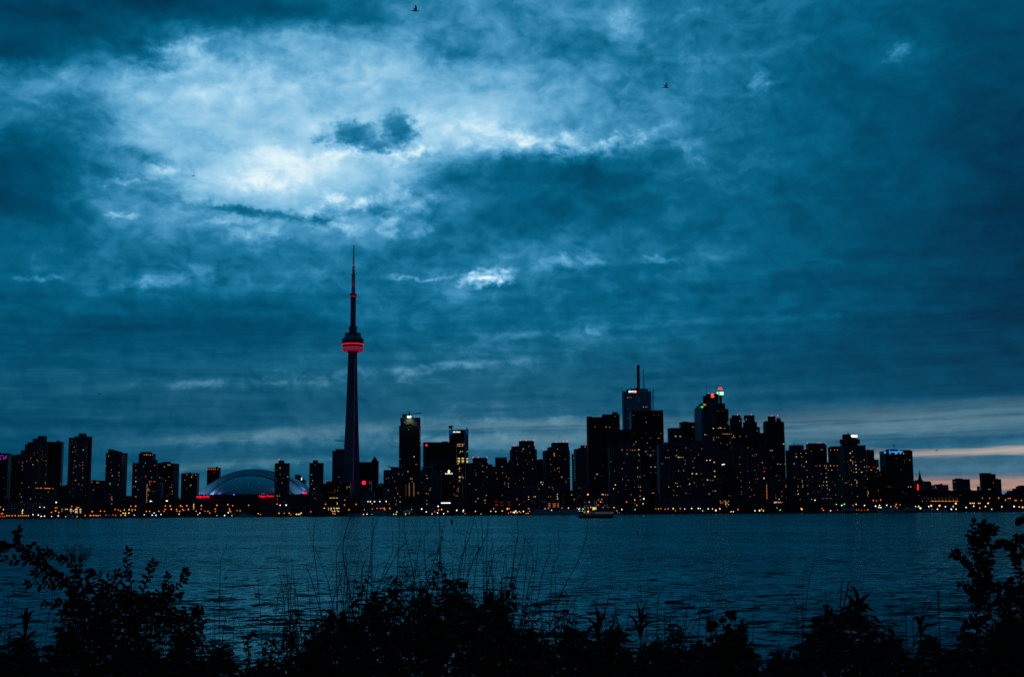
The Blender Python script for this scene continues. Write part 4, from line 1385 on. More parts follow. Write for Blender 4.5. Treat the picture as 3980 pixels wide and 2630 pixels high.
# hotel: revolving restaurant and bright sign
b = T_['hotel']
s = b.c.y / FP / KS
cx = at(*cp('G', 2044, 400), b.c.y).x - b.c.x
cz = lambda y: at(*cp('G', 2044, y), b.c.y).z - GZ
bm = bmesh.new()
lathe(bm, [(100 * s, cz(440)), (100 * s, cz(424)), (128 * s, cz(422)), (130 * s, cz(392)), (125 * s, cz(390)), (130 * s, cz(388)), (128 * s, cz(362)), (96 * s, cz(358))], 32)
o = obj('restaurant_drum', bm, M_CONC_D, b.root); o.location.x = cx
bm = bmesh.new(); lathe(bm, [(94 * s, cz(360)), (94 * s, cz(306)), (84 * s, cz(296))], 24)
o = obj('penthouse', bm, M_CONC_D, b.root); o.location.x = cx
bm = bmesh.new()
x0, x1 = at(*cp('G', 2031, 322), b.c.y).x - b.c.x, at(*cp('G', 2135, 322), b.c.y).x - b.c.x
n = 8
for i in range(n):
    xa, xb = x0 + (x1 - x0) * (i + .02) / n, x0 + (x1 - x0) * (i + .98) / n
    dy = lambda x: -math.sqrt(max((97 * s) ** 2 - (x - cx) ** 2, 0.5))
    v = [bm.verts.new(q) for q in ((xa + (1.2 if i == 0 else 0), dy(xa) - .4, cz(339)), (xb, dy(xb) - .4, cz(339)), (xb, dy(xb) - .4, cz(307)), (xa, dy(xa) - .4, cz(307)))]
    bm.faces.new(v)
obj('sign_panel', bm, WHT, b.root)
bm = bmesh.new()
for x, y in ((2018, 270), (2022, 276), (2062, 286), (2118, 290)):
    p = at(*cp('G', x, y), b.c.y); q = at(*cp('G', x, 300), b.c.y); bar(bm, p - b.c, q - b.c, .5)
obj('roof_mast', bm, M_STEEL, b.root)


def masts(b, lst, crop, dy=6.0, name='mast'):
    for (x0, y0, x1, y1, r) in lst:
        bm = bmesh.new()
        Y = b.c.y
        bar(bm, at(*cp(crop, x0, y0), Y), at(*cp(crop, x1, y1), Y), r)
        world_part(b.root, name, bm, M_STEEL)


masts(T_['white_tower'], [(778, 130, 782, 436, 2.6), (786, 300, 788, 436, 2.2), (850, 185, 853, 350, .6), (853, 350, 857, 436, 1.1), (690, 412, 690, 440, .5), (872, 420, 872, 440, .4), (910, 434, 910, 456, .5), (935, 436, 935, 458, .5), (656, 440, 656, 458, .4)], 'F')
bm = bmesh.new()
for k in range(14):
    y = 140 + k * 20
    p = at(*cp('F', 772, y), T_['white_tower'].c.y); box(bm, p.x - .5, p.x + 5.2, p.y - 3, p.y + 3, p.z - .6, p.z + .6)
world_part(T_['white_tower'].root, 'antenna_panel', bm, M_STEEL)
masts(T_['stair'], [(1684, 378, 1686, 530, .35)], 'F')
masts(T_['news'], [(657, 420, 661, 490, .45), (648, 432, 676, 432, .3)], 'H')
masts(T_['grey3'], [(1380, 878, 1436, 878, .6), (1395, 878, 1395, 890, .4)], 'F')
masts(T_['g2'], [(1300, 412, 1300, 436, .3), (1318, 408, 1318, 436, .3), (1340, 414, 1340, 436, .3), (1366, 410, 1366, 436, .3)], 'G')
# condominium roof wings
for key, pts_ in (('wing1', ((1030, 704), (1034, 712), (1075, 738), (1215, 740), (1215, 730), (1105, 724), (1072, 722))), ('wing2', ((1648, 698), (1644, 706), (1600, 738), (1480, 738), (1480, 730), (1575, 724), (1606, 718)))):
    b = T_[key]
    bm = bmesh.new()
    prism(bm, [(at(*cp('C', *q), 1990).x, at(*cp('C', *q), 1990).z) for q in pts_], 1984, 2000)
    world_part(b.root, 'roof_wing', bm, M_WHITE)
# lit crown and pale cladding of the tower under construction
b = T_['crane_tower']
p = at(*cp('C', 1326, 74), 2247); o = spot('work_floodlight', 3300, (.8, 1, .55), 110, b.root); o.location = p - b.c + Vector((0, -6, -1))
o.rotation_euler = Vector((0, -.8, 1)).to_track_quat('Z', 'Y').to_euler()
bm = bmesh.new()
for i in range(7):
    xa, xb = 1206 + i * 38, 1206 + i * 38 + 35
    yb = 125 + [0, 28, 42, 30, 48, 62, 100][i]
    p, q = at(*cp('C', xa, 84), 2249.6), at(*cp('C', xb, yb), 2249.6)
    box(bm, p.x, q.x, 2249.2, 2249.9, q.z, p.z)
world_part(b.root, 'cladding_panel', bm, M_CONC)
for x in (1311, 1336):
    p = at(*cp('C', x, 66), 2246)
    bm = bmesh.new(); bmesh.ops.create_icosphere(bm, subdivisions=2, radius=2.0); bmesh.ops.translate(bm, verts=bm.verts, vec=p)
    world_part(b.root, 'work_lamp', bm, WHT)


def crane(label, crop, Y, mast, jib, weight, hook=None, r=.55):
    p0, p1 = at(*cp(crop, *mast[0]), Y), at(*cp(crop, *mast[1]), Y)
    root = thing('tower_crane', label, 'crane', tuple(p0), 0)
    bm = bmesh.new(); bar(bm, p0, p1, r * 1.3)
    for k in range(8):
        f = k / 8
        z = p0.z + (p1.z - p0.z) * f
        x = p0.x + (p1.x - p0.x) * f
        box(bm, x - r * 1.9, x + r * 1.9, Y - r * 1.9, Y + r * 1.9, z - .2, z + .2)
    world_part(root, 'mast', bm, M_STEEL)
    bm = bmesh.new(); a, c = at(*cp(crop, *jib[0]), Y), at(*cp(crop, *jib[1]), Y)
    bar(bm, a, c, r)
    bar(bm, p1 + Vector((0, 0, 3)), a.lerp(c, .78), r * .4)
    bar(bm, p1 + Vector((0, 0, 3)), a.lerp(c, .06), r * .4)
    world_part(root, 'jib', bm, M_STEEL)
    bm = bmesh.new(); w = at(*cp(crop, *weight), Y); box(bm, w.x - 3.4, w.x + 3.4, Y - 1.5, Y + 1.5, w.z - 4.0, w.z + 1.6)
    world_part(root, 'counterweight', bm, M_CONC_D)
    bm = bmesh.new(); box(bm, p1.x - 1.6, p1.x + 1.6, Y - 1.6, Y + 1.6, p1.z - 9, p1.z - 5.5)
    world_part(root, 'cab', bm, M_STEEL)


crane('tower crane with a level jib on the roof under construction', 'C', 2262, ((1326, 90), (1323, 2)), ((1246, 42), (1486, 14)), (1257, 42), r=.75)
crane('small crane on the roof of the blue-logo tower', 'C', 2462, ((1888, 244), (1886, 194)), ((1866, 191), (1920, 200)), (1868, 192), r=.55)
crane('crane boom reaching out from behind the needle tower', 'C', 2430, ((480, 500), (478, 392)), ((345, 373), (500, 395)), (500, 398), r=.55)

# satellite dishes
for x, y, rad, lab in ((812, 1010, 21, 'large pale satellite dish above the pale gridded block'), (943, 965, 19, 'pale satellite dish on the roof of the dark block'), (905, 980, 12, 'small satellite dish left of the roof dish')):
    Y = 2095 if x < 850 else 2296
    sdd = Y / FP / KS
    p = at(*cp('C', x, y), Y)
    root = thing('satellite_dish', lab, 'dish', (p.x, p.y, p.z - rad * sdd))
    bm = bmesh.new()
    lathe(bm, [(.05, -.32), (.5, -.24), (.85, -.08), (1, .05), (.98, .07), (.8, -.02), (.4, -.18), (.05, -.24)], 20, False)
    bmesh.ops.rotate(bm, verts=bm.verts, matrix=Matrix.Rotation(R(62), 3, 'X'))
    bmesh.ops.scale(bm, verts=bm.verts, vec=(rad * sdd,) * 3)
    o = obj('reflector', bm, M_WHITE, root); o.location.z = rad * sdd
    bm = bmesh.new(); bar(bm, (0, 1, -6), (0, 1, rad * sdd), .5); obj('stand', bm, M_STEEL, root)

# church spire on the right
p = at(*cp('H', 1003, 905), 2600)
root = thing('church_spire', 'thin dark church spire against the pink sky', 'spire', (p.x, p.y, GZ))
hz = lambda y: at(*cp('H', 1003, y), 2600).z - GZ
bm = bmesh.new(); lathe(bm, [(5.5, hz(905)), (3.4, hz(880)), (1.7, hz(825)), (.3, hz(765))], 8); obj('steeple', bm, M_ROOF, root)
bm = bmesh.new(); box(bm, -5.5, 5.5, -5.5, 5.5, 0, hz(905)); obj('belfry', bm, M_CONC_D, root)

# ---------------------------------------------------------------- lit windows and beacons
WINS = {
    'A': '950,380d8 1000,402d 1010,440d 980,463 957,525 985,523d 997,523d 1098,500y3 1000,500d 1090,662o6 1090,700 1052,702 1090,745 1085,783d 1000,722 975,705d 1010,705d 967,800 990,902o4 965,1005d 1080,965o 955,945d 1090,865g 985,645g 1065,1022d 965,1107d 1125,1100d 695,500y12 605,560d 700,627y18 605,645 692,662y9 605,697 600,822 640,780d 597,930y 597,942y 795,945o 298,667 293,705o 295,720o 297,760o7 352,648o 408,608 402,652d 487,630 497,648 490,535d 248,655d 290,935 380,992 282,1015d 260,1080 472,932g 635,1055 470,1125d 540,1125d 45,870d 57,1005d 68,1125d 285,1185d20 1395,708o 1465,660d 1572,700d 1467,762 1568,797y 1568,837 1480,840y8 1462,800d 1450,938y 1555,958 1453,972d 1472,1115 1472,1132 1475,1155y8 1472,1210y 1448,1180d 1790,770o9 1915,672 1892,717 1985,780o 1865,865d 1745,790d 1920,850r 1997,862g 1790,915w 1820,893d 1755,982 1785,980 1818,1023 1790,1115y8 2215,697y8 2238,697y7 2105,865y 2227,855 2290,783d 2183,903 2307,890d 2265,960 2240,993 2260,990 2268,1042y 2270,1077 2205,1100d 2112,940d 1955,1017y9 1970,1038 1950,1038 1955,1100 2010,1043d 2035,1043d 1970,932 1975,955 1972,915O 1995,915O 2018,915O 2040,917O 1938,960y 1937,985y 1937,1010y 1936,1035y 1935,1060y 1935,1085y 1934,1110y 1933,1135y 1933,1160y 1932,1185y 475,1004O 490,1003O 505,1004o 530,1003O 545,1003O8 590,1005O 602,1005O 614,1005O 626,1005O 638,1006O 650,1006O 660,1006O 700,1008O 1822,563O 1900,563O 1928,563O3 1953,563O 1980,566O 2005,568O 815,1280Y13 865,1280Y8 885,1280Y9 935,1280Y16 1005,1280Y22 1060,1280Y13 815,1303Y13 935,1302Y16 965,1302Y8 1005,1302Y22 1060,1302Y13 815,1326Y10 935,1324y8 1005,1323Y22 1060,1324Y10 5,578p 30,574p 45,582p 85,577p 75,592p 0,610p 5,622p 45,607p 50,617p 80,612p 70,602p 1210,928O 1275,930O 1297,930O 1230,1027 1010,560d 930,430d 1135,470d 1140,520d 1138,600d 560,520d 562,560d 558,600d 565,640d 560,690d 545,620d 120,650d 150,690d 130,730d 1620,590d 1618,640d 1622,690d',
    'B': '1655,738y3 1615,765d 1655,815d9 1660,828d 1605,873d 1600,908d 1680,933 1700,873d 1645,1083d 1620,1105y8 1650,1105 1620,1147o 1700,1185d 490,858y3 402,895 483,960g 470,975 425,1010d 350,829O 430,829R9 500,830R 545,830O 700,757R9 725,754R9 750,754R9 775,757R9 800,754R9 835,757R 785,800d 790,790d 2112,692d 2073,822 2083,905y 2073,948 2105,1013y7 2140,993d 2110,1060d 2140,1145d 1940,882wx30 955,1258y14 1090,1255y10 1165,1255y9 1140,1193o12 1040,1196b',
    'C': '390,990d 255,1060d 305,1060d 345,1030d10 380,1035 290,1132y20 330,1132y20 370,1132y18 340,1058d9 375,1205y5x30 505,988y 533,985y 503,1010 475,1160y10 505,1120d 395,855 205,1266Y12 260,1266Y 295,1266Y12 335,1266Y11 370,1266Y12 395,1266Y12 260,1287Y 295,1287Y10 340,1287Y 375,1287Y 400,1287Y 310,1308Y 330,1308Y 345,1308Y9 390,1308Y14 1315,230o 1203,618 1390,590Y8 1410,690o 1425,690o 1325,942 1325,958 1325,974 1325,990 1325,1006 1325,1022 1325,1038 1325,1054 1325,1070 1325,1086 1325,1102 1385,942 1385,958 1385,974 1385,990 1385,1006 1385,1022 1385,1038 1385,1054 1385,1070 1385,1086 1385,1102 1281,960d 1281,980d 1281,1000d 1281,1020d 1281,1040d 1281,1060d 1281,1080d 1281,1100d 1345,878y8 1362,880y 1365,918 1185,815o7 1235,825 1105,862o 1052,870o 1130,912o 1070,930d 1150,1000o 1050,1030y 1170,1075y 1130,1125 1155,1170 1150,1210 1152,1230y 1005,1150d 1205,1115 1645,617d12 1780,617d8 1830,617d8 1705,665d 1730,690d 1780,663d 1815,663d 1625,745o 1640,745o 1655,745o 1670,745o 1700,745o 1720,745o 1830,742y7 1855,742y 1965,425y9 1990,425y12 2025,425y12 2045,425 1965,448y9 1990,448y12 2025,448y12 2000,520Y 2025,520Y 2060,520y 2090,520y9 1988,538y 2075,540 1978,610Y18 1978,628y18 1978,646Y18 1978,664y18 1978,682Y18 2030,610Y18 2030,628y18 2030,646Y18 2030,664y18 2088,612Y13 2088,630y13 2088,648Y13 2088,664Y13 1985,735y9 1985,753y9 1985,785y12 1990,855Y14 2020,855y 1988,872y9 1988,905y12 1985,925d9 1550,835o9 1440,1060 1445,1073 1550,1073y 1605,1000 1605,1025 1590,1025 1575,1078 1555,1165 1560,1212y10 1470,980d 1865,930d 1915,983 1970,1000 1970,1015 1955,1035 1975,1045 1915,1085o 1940,1105 1960,1105 1840,1160o 2290,710 2290,785 2205,830o 2205,1022 2295,955d 2190,768d 2232,1140g 2197,1175 2205,1185o 2320,1160y8 2320,1200 2115,950d 90,700d',
    'D': '255,710 260,785 170,830o 315,855 170,1022 82,948 195,1138g 165,1175o8 290,1160y8 290,1200 513,720g 520,800 435,803o 447,882o 590,655y 570,850 600,873 550,930o 545,952o 597,945g 597,985y 518,1100o 865,452 793,488y4 777,517o 883,537o 703,612o 915,628y 845,683o7 880,655d 917,747 795,875 742,900d 685,943o 797,987d8 703,517d 1243,490o5x12 1198,550y3 1200,573y 1145,622o7 1345,622o 1155,690 1207,765o6 1242,742 1265,737 1265,785o6 1300,858y4 1355,905 1355,928 1208,880d 1160,785d 1453,605o 1607,460r6 1026,927w 1058,927w 1045,953w 1740,195o 1883,198y7 1930,200y 1770,820y9 1755,820y 1830,842d 1845,700d 863,1117Y6 950,1115Y6 930,1115y 863,1150Y 1243,1083Y 1240,1113Y6 1245,1143Y8 1153,1113o 1125,1115 1000,1015 1135,992 1175,995 1190,1020o 910,1180d 1075,1180d 1045,1180d 800,1180d 1135,1208o18 1135,1228o18 1135,1248o18 1200,1208o22 1200,1228o22 1200,1248o22 1250,1208o14 1250,1228o14 1250,1248o14 1080,1275Y13 1125,1268y8 865,1272y14 705,1140 715,1155 740,1218y 440,1182q20 440,1226R16 505,1192q24 510,1230q20 605,1190q20 605,1225q16 1430,1092y8 1540,1100d 1510,1122d 1465,1152y7 1840,1086Y14 1875,1090y8 1905,1092y 1790,1150d20 1830,1150y9 1785,1167d20 1525,1000d12 1555,1000d',
    'E': '920,395y 895,428 735,492 742,505 803,500o 850,498y8 880,500y8 908,502y8 958,498Y8 963,572c 805,553c 887,590 585,657d 600,657 960,640o 762,668y 738,747y 943,733y5x12 792,852y 575,812o 820,898 790,967 795,1015 650,960Y3 628,1010Y3 898,988o 898,900d 898,925d 952,965d 980,990y7 953,990 980,967d 982,1035 975,1108y9 982,1155 858,1087c 905,1158Y5x14 905,1205o 945,852g 890,45d14 1160,45d 1220,45d 895,282d 1052,282d 1190,282d 1250,282 995,345d8 1108,345d8 1220,345o14 1105,470d10 1080,512d 1150,512d22 1075,560d12 1110,560d14 1150,560d 1115,575y10 1120,725g10 1175,725g10 1115,800d12 1185,800d 1048,72d 1030,838d12 1580,473 1790,485 1345,508d12 1460,505 1645,503d 1745,562o 1455,575y9 1310,600 1335,602o 1357,600o 1480,597Y8 1500,597y9 1525,597y 1545,597 1697,608 1567,637o 1570,685 1485,775o7 1550,772y 1663,813Y3 1720,815Y10 1710,820o 1778,817o 1613,885d12 1445,937y7 1465,937 1690,932 1628,950Y3 1470,980Y 1510,980d12 1355,988y7 1420,1030o 1718,978d 1815,953o 1580,1070 1632,1070d 1420,1100o 1460,1098o 1855,637Y9 1898,635Y11 1952,663y10x12 1957,780y10x12 1960,850y10x12 1865,895Y9 1905,900o6 1930,900o9 1932,1040o 1967,1040y9 1940,1200y8x11 1145,1068o26 2150,1102d12 2170,1102d 2033,1173O 2085,1173o12 2105,1173O6 2140,1173O 2038,1195O6 2060,1195o12 2105,1195Y8 2130,1195O 2040,1220o10 2105,1218Y8 2140,1220Y6 2105,1242O7 2117,1250O 1665,198 1725,205 1720,240 1722,305y8 1725,325 1720,345 1445,320g14 1500,320d 1940,217Y8 2005,213y 2030,210Y8 2050,213y 2090,215y 2155,215d 2070,290y 2095,290y 2120,290y7 2150,290y 2180,290 1945,338 1985,335 2010,337 2195,337o10 2220,335o10 1830,303o10 1850,303d18 1945,365y 2040,410 2122,430o 2160,407',
    'G': '593,597o 593,688 605,793o 562,862o 610,907o6 615,985o 618,1052o5 615,1083 700,470o 757,487d 812,557 785,578o 762,575o 600,320y 680,320 437,138 825,247 655,125Y10 630,122y 592,120y 680,97y 808,120y 630,75y 1172,422Y8 995,507y 1020,507Y5 1030,597 1095,685y8 1130,687y7 1187,685 793,768o 703,775o8 835,698d8 912,735o 942,737o 918,783r 722,925 722,995o 750,1020o 802,927d 782,1095o 733,1113o 905,1095d 913,873w4 1008,730d 1105,835d 1112,903d 1145,1047o 1068,1130 1112,1148Y6 1150,1107 1203,970o8 1203,990o8 1065,1092d 1210,1130d 948,960O 948,980O 948,1000O 949,1020O 949,1040O 950,1060O 950,1080O 951,1100O 951,1120O 952,1140O 1335,548o 1398,545y6 1340,592Y8 1410,592y 1465,543y 1410,632d 1470,655Y6 1310,683y8 1408,702 1442,722c 1477,767 1482,855y 1552,853o 1315,862o 1352,882d 1385,882d 1418,902y 1418,924y 1423,967y 1422,990y 1365,970o 1360,992o 1358,1037y 1365,1080Y8 1325,1083d 1487,967 1493,1078y6 1510,902d 1555,922d 1562,1057d 1628,1050o 1390,1150o 1792,500O6 1842,500O6 1880,497O6 1665,497 1685,497 1535,518o 1593,712O 1612,710O 1650,707O 1712,707O 1735,707O 1790,707Y 1837,707O 1878,708O 1733,737y8 1760,765 1805,765y8 1733,808o7 1735,860y10 1700,920y 1738,920Y6 1695,962o10 1742,965y9 1750,1005 1775,1025y 1668,813 1680,1003d 1848,962o 1858,1092 1737,1108y9 1915,837g 1885,760d 2075,520y 2050,543Y9 2083,590o8 2055,635Y8 2083,658y 2083,682y 2120,657 2125,702Y8 2125,747Y6 2065,772 2130,793Y6 2095,793 2090,748d 2035,815d 2135,907y 2137,932Y7 2138,972 2067,955y 1948,888y 2005,932o 1982,935 2033,908d 2200,792Y8 2190,655o 2233,633y 2237,722y6 2267,720Y6 2268,768 2277,883y 2283,1045y 2287,1067Y 2280,1090y 2282,1115 2250,997d 2145,1113y 1937,1113y6 2078,1068d 1960,658d 2015,658d 1690,1138d20 1740,1138d20 1790,1138d20',
    'H': '450,738Y5 440,750O 365,762O 355,767O 330,722R12 395,726q24 425,790o 480,825o 455,1035o 395,600o 490,548 600,548y 612,548y 680,548Y6 697,548Y6 745,548y11 787,548Y5 822,548d 690,610d10 795,637d 797,667d 867,632y 755,757d10 880,985y9 850,985y7 560,985d9 590,985d9 620,985d 820,1072d 515,560d 530,560d 545,560d 1205,985 1215,1000 1020,1030y 1463,922 1940,822y 1970,932 1905,1017 1925,1018g 1445,1025 1470,1027d 990,1100d8 1055,1135d 1530,1098d8 1400,1105d 1020,1140d10 1065,1140d10 1110,1140d10 1155,1140d10 1200,1140d10 1250,1140d10 1300,1140d10 1345,1140d10 1390,1140d10 1440,1140d10 1490,1140d10 1035,1174y14 1090,1174d10 1150,1174o12 1170,1174y12 1190,1174o12 1210,1174y12 1230,1174o12 1255,1174y12 1280,1174o12 1300,1174y12 1320,1174o12 1345,1174y12 1370,1174o12 1395,1174y12 1420,1174o12 1445,1174y12 1470,1174o12 1492,1174y12',
    'F': '643,558y 665,555 690,553y10 735,552y10 770,551y8 800,552o10 790,596d 850,680y8 880,680o12 905,680o 647,706d 647,830d 650,962d 1820,735d 1845,740d 1880,720d 1905,738d 1510,945 1490,1100d 1335,1068g14 700,1260d',
}
for c in WINS:
    windows(c, WINS[c])
# a sprinkling of faint windows over the large dark fronts
rw = random.Random(5)
for key, n in (('step', 26), ('cap', 14), ('tall_left', 22), ('wedge', 18), ('crown', 16), ('round', 18), ('d1', 14), ('d3', 18), ('d5', 18), ('d8', 14), ('d9', 22), ('black', 20), ('wide', 34), ('frame', 14), ('green', 10),
               ('stair', 22), ('r1', 12), ('r2', 14), ('slender', 12), ('g2', 18), ('g3', 8), ('hotel', 20), ('twin', 16), ('h3', 16), ('news', 10), ('domefront', 10), ('dometwin', 10), ('crane_tower', 10), ('wing1', 12), ('wing2', 12), ('g0c', 14), ('bright_base', 10), ('white_tower', 12)):
    b = T_[key]
    for _ in range(int(n * .3)):
        bx = b.boxes[0] if rw.random() < .8 else rw.choice(b.boxes)
        sgn = bx[2]
        xs = rw.uniform(bx[0] + 1.5, bx[1] - 1.5)
        zf = 3.2 * round(rw.uniform(.08, .97) * bx[5] / 3.2)
        c_, q_ = math.cos(b.th), math.sin(b.th)
        wp_ = Vector((b.c.x + xs * c_ - sgn * q_, b.c.y + xs * q_ + sgn * c_, GZ + zf))
        d = (wp_ - CAM).normalized()
        best = None
        for bb in BLD:
            hh = bb.hit(CAM, d)
            if hh and (best is None or hh[0] < best[1][0]): best = (bb, hh)
        if best and best[0] is b and best[1][2] != 2 and NWIN.get(id(b), 0) < 98:
            NWIN[id(b)] = NWIN.get(id(b), 0) + 1
            place_on(b, best[1], PLATE[rw.choice(['d', 'd', 'd', '', 'o', 'g'])], rw.uniform(.7, 1.5), rw.uniform(.7, 1.1), 'lit_window')
for c, t in {
    'B': '1573,672r 1642,628r 1740,680r 1700,672O 1773,684r 2290,914r', 'C': '1213,78r 258,914r 2168,602r 2235,598r 2347,598r',
    'D': '132,599r 200,597r 314,598r 672,444r 755,376r 830,372r 930,374r 1233,401r 1320,388r 1370,390r 1427,632r', 'E': '665,402r 628,410O 810,338r 900,332r 917,344r 1693,140r',
    'F': '848,183r 853,350r 697,733r 1708,500r 1528,885r 2090,784r 2272,781r', 'G': '1000,57r 1023,50r 1092,48r 990,104r 1172,80r 890,121r 1483,412r 1620,412r 1652,408r 1717,414r 1467,484r', 'H': '325,503r 385,503r',
}.items():
    beacons(c, t)

# ---------------------------------------------------------------- street lamps along the shore
LAMPS = {
    'A': '945,1242o2 1015,1258o2 1037,1258o1 730,1262o1 752,1260o1 733,1303o3 677,1322o2 775,1322o2 1215,1312o3 1323,1306o2 1377,1306o2 1517,1283o2 1588,1303o2 1560,1290o1 1723,1240o2 1787,1240o3 1740,1285o2 1742,1305o1 1698,1330y3 1652,1332y2 1622,1332y2 1927,1308o2 1972,1308o2 1120,1362o2 1188,1362o3 1235,1362o2 1265,1362o2 1300,1362o1 1320,1362o1 1398,1360o3 1488,1358o2 1525,1362o1 1593,1358o3 1382,1380o2 2178,1237o2 2243,1237o3 2178,1282o2 2257,1280o3 2325,1282o2 2092,1308o2 2160,1308o1 435,1352w2 505,1357w2 543,1373w2 587,1371w2 680,1375w1 768,1366w2 740,1190w3 868,1378y2 910,1375y3 1015,1378y2 1980,1175w2 1997,1175w1 2192,1170w2 2206,1170w1 1900,1352w1 2005,1358w2 2055,1360w2 2120,1348w1 2030,1330c2 525,1252w1 583,1255w1 295,1310y2 295,1332y2 300,1290w1 45,1285w1 2,1252o2 35,1335o2 18,1338o1 90,1365o2 120,1365o2 160,1365o2 200,1365o2 245,1365o2 270,1365o1 295,1365o2 320,1365o1 345,1365o2 375,1365o2 1650,1358y2 1440,1360o1 1210,1366o1 1280,1366o1 1770,1358w1 1640,1290y1 1700,1285y2 1780,1288y1',
    'B': '145,1237o2 208,1237o2 345,1235o3 365,1245o1 427,1234o3 618,1233o3 824,1228o3 968,1220o3 1032,1232o2 1242,1228o2 1617,1212o2 140,1282o2 222,1280o3 292,1282o2 373,1283o2 448,1282o3 617,1280o2 802,1278o2 990,1275o2 60,1308o2 127,1308o1 297,1305o1 333,1308o2 387,1295o1 550,1306o2 706,1307o2 666,1305o1 730,1330o2 803,1310o1 990,1300o2 1005,1313o2 1130,1300o2 1090,1298o1 1642,1333o3 1712,1333o1 1776,1333o3 1797,1357o2 2255,1213o2 170,1170w2 1657,1227w2 1736,1226w3 973,1325w2 823,1366w2 925,1363w3 1022,1366w1 88,1350w1 1870,1347y2 1895,1347y2 1918,1345y2 1935,1330y2 1370,1338y1 575,1350y1 325,1345w1 518,1215y1 518,1235y1 518,1255y1 518,1275y1 600,1330w1 1400,1350o1',
    'C': '470,1225o2 625,1215o2 530,1287o3 733,1287o1 835,1207o2 837,1275o1 995,1270o3 1003,1288o1 1068,1270o3 1357,1280o1 1710,1290o3 1660,1313o1 2060,1340o2 2197,1307o1 1325,1335o1 780,1180w2 812,1180w2 866,1180w2 937,1178w2 1020,1178w2 768,1347w3 720,1350y3 810,1352y2 835,1352y3 590,1342y2 1488,1277w3 1705,1242w3 1548,1315w2 1625,1342y2 1697,1327w2 1778,1338w2 1950,1295w3 2038,1293w2 2035,1310w2 1833,1310w1 1160,1315w1 1315,1313w2 1120,1345y1 1150,1345w1 1275,1345g2 1045,1345y2 1028,1345w1 1752,1283y2 320,1335o2 345,1342o2 900,1268o1 940,1268o1 965,1268o1 2270,1345w1',
    'D': '402,1272o2 583,1275O3 605,1270o2 628,1317o2 597,1332o1 877,1308o1 855,1335o2 1195,1328o2 1302,1265o1 1388,1265y2 1645,1087O3 1365,1308o1 1385,1332o1 163,1308w2 362,1306w2 430,1310y2 515,1303w1 693,1303w2 675,1322w4 740,1310y1 795,1308w2 885,1340y2 1165,1295w2 1310,1293w2 970,1330w1 655,1320o2 710,1322w1 760,1322o1 830,1338o1 910,1338o1 1060,1318R1 1090,1318R1 1120,1318R1',
    'E': '1183,1273o1 1218,1276o2 1250,1272o1 1305,1280o1 1345,1275o2 1505,1272o2 1443,1300o1 668,1300o1 1975,1295O4 2265,1283o2 932,1227o2 797,1185o2 1412,1272y3 1565,1278w1 1655,1270y3 1743,1270w2 1770,1270w1 1873,1275w2 1930,1275w1 2027,1275w2 2205,1312y2 735,1284w2 633,1258w1 1015,1207w1 1025,1143w3 700,1330d1 680,1330d1 1800,1300g1 910,1285g1',
    'G': '880,1280o2 572,1283o2 1400,1270o2 1412,1280O3 1697,1293o2 1677,1270o1 1085,1262o1 2282,1287o2 2130,1287o1 2035,1287o1 795,1300w2 855,1298w3 905,1300y2 1128,1290g1 1867,1217g1 1972,1215g2 2128,1216g2 1938,1230w2 2088,1230r1 2237,1230w2 1585,1162w2 1790,1300w2 1880,1290R1 1960,1292R1 2070,1292R1 2160,1290R1 2200,1292R1 2240,1290R1 480,1312w1',
    'H': '1150,1235O4 1260,1233O4 1475,1205O4 1118,1245w2 1160,1283w2 1792,1265o3 1900,1202O3 2130,1160o2 2040,1134o2 1920,1134o1 1826,1134o1 2190,1138o2 2165,1138o1 2257,1165o2 2270,1165o1 2340,1165o2 678,1240o2 430,1170o1 485,1158o2 388,1166o2 675,1260w1 690,1215o2 740,1222o1 417,1240w3 470,1230w2 460,1257y3 487,1258w2 565,1228w2 552,1255g1 985,1245y3 1008,1267w4 1108,1288w2 1233,1280w2 1338,1247w2 1415,1280w3 1478,1280w2 1610,1257w2 1710,1240w2 1865,1245w2 2080,1248w2 2242,1245w3 1665,1202y2 1690,1202y1 1715,1202y2 1773,1202y1 1793,1202y1 670,1290o2 707,1290o1 1948,1280w1 620,1248w1 700,1262o1 945,1242w1 2355,1255O3 2310,1248w1 1440,1242w1 1340,1290o1',
}
LCOL = {'o': ('orange', (255, 124, 42), 1.7), 'O': ('bright orange', (255, 150, 60), 4.0), 'w': ('white', (250, 250, 225), 2.2), 'y': ('yellow', (255, 214, 110), 2.0), 'r': ('red', (255, 30, 50), 4.5),
        'g': ('green', (50, 240, 130), 3.6), 'c': ('cyan', (40, 190, 255), 4.5), 'R': ('dull red', (230, 60, 30), 1.6), 'd': ('dim', (160, 120, 80), 1.2)}
ZONE = {'A': 'below the left towers', 'B': 'below the domed stadium', 'C': 'round the foot of the needle tower', 'D': 'left of the ferry', 'E': 'below the wide hotel slab', 'G': 'below the round-topped hotel', 'H': 'on the right shore'}
LMAT = {k: emat('lamp_glow_' + v[0].replace(' ', '_'), v[1], v[2]) for k, v in LCOL.items()}
LME = {}


def lamp_mesh(c, size, hgt):
    key = (c, size, round(hgt))
    if key in LME: return LME[key]
    bm = bmesh.new()
    hgt = max(round(hgt), 1)
    bar(bm, (0, 0, 0), (0, 0, hgt), .13)
    npol = len(bm.faces)
    r = (.62, .62, .80, .98, 1.25)[size]
    bmesh.ops.create_icosphere(bm, subdivisions=1, radius=r, matrix=Matrix.Translation((0, 0, hgt)))
    bm.faces.ensure_lookup_table()
    for f in bm.faces[npol:]: f.material_index = 1
    me = bpy.data.meshes.new('street_lamp'); bm.to_mesh(me); bm.free()
    me.materials.append(M_STEEL); me.materials.append(LMAT[c])
    LME[key] = me
    return me


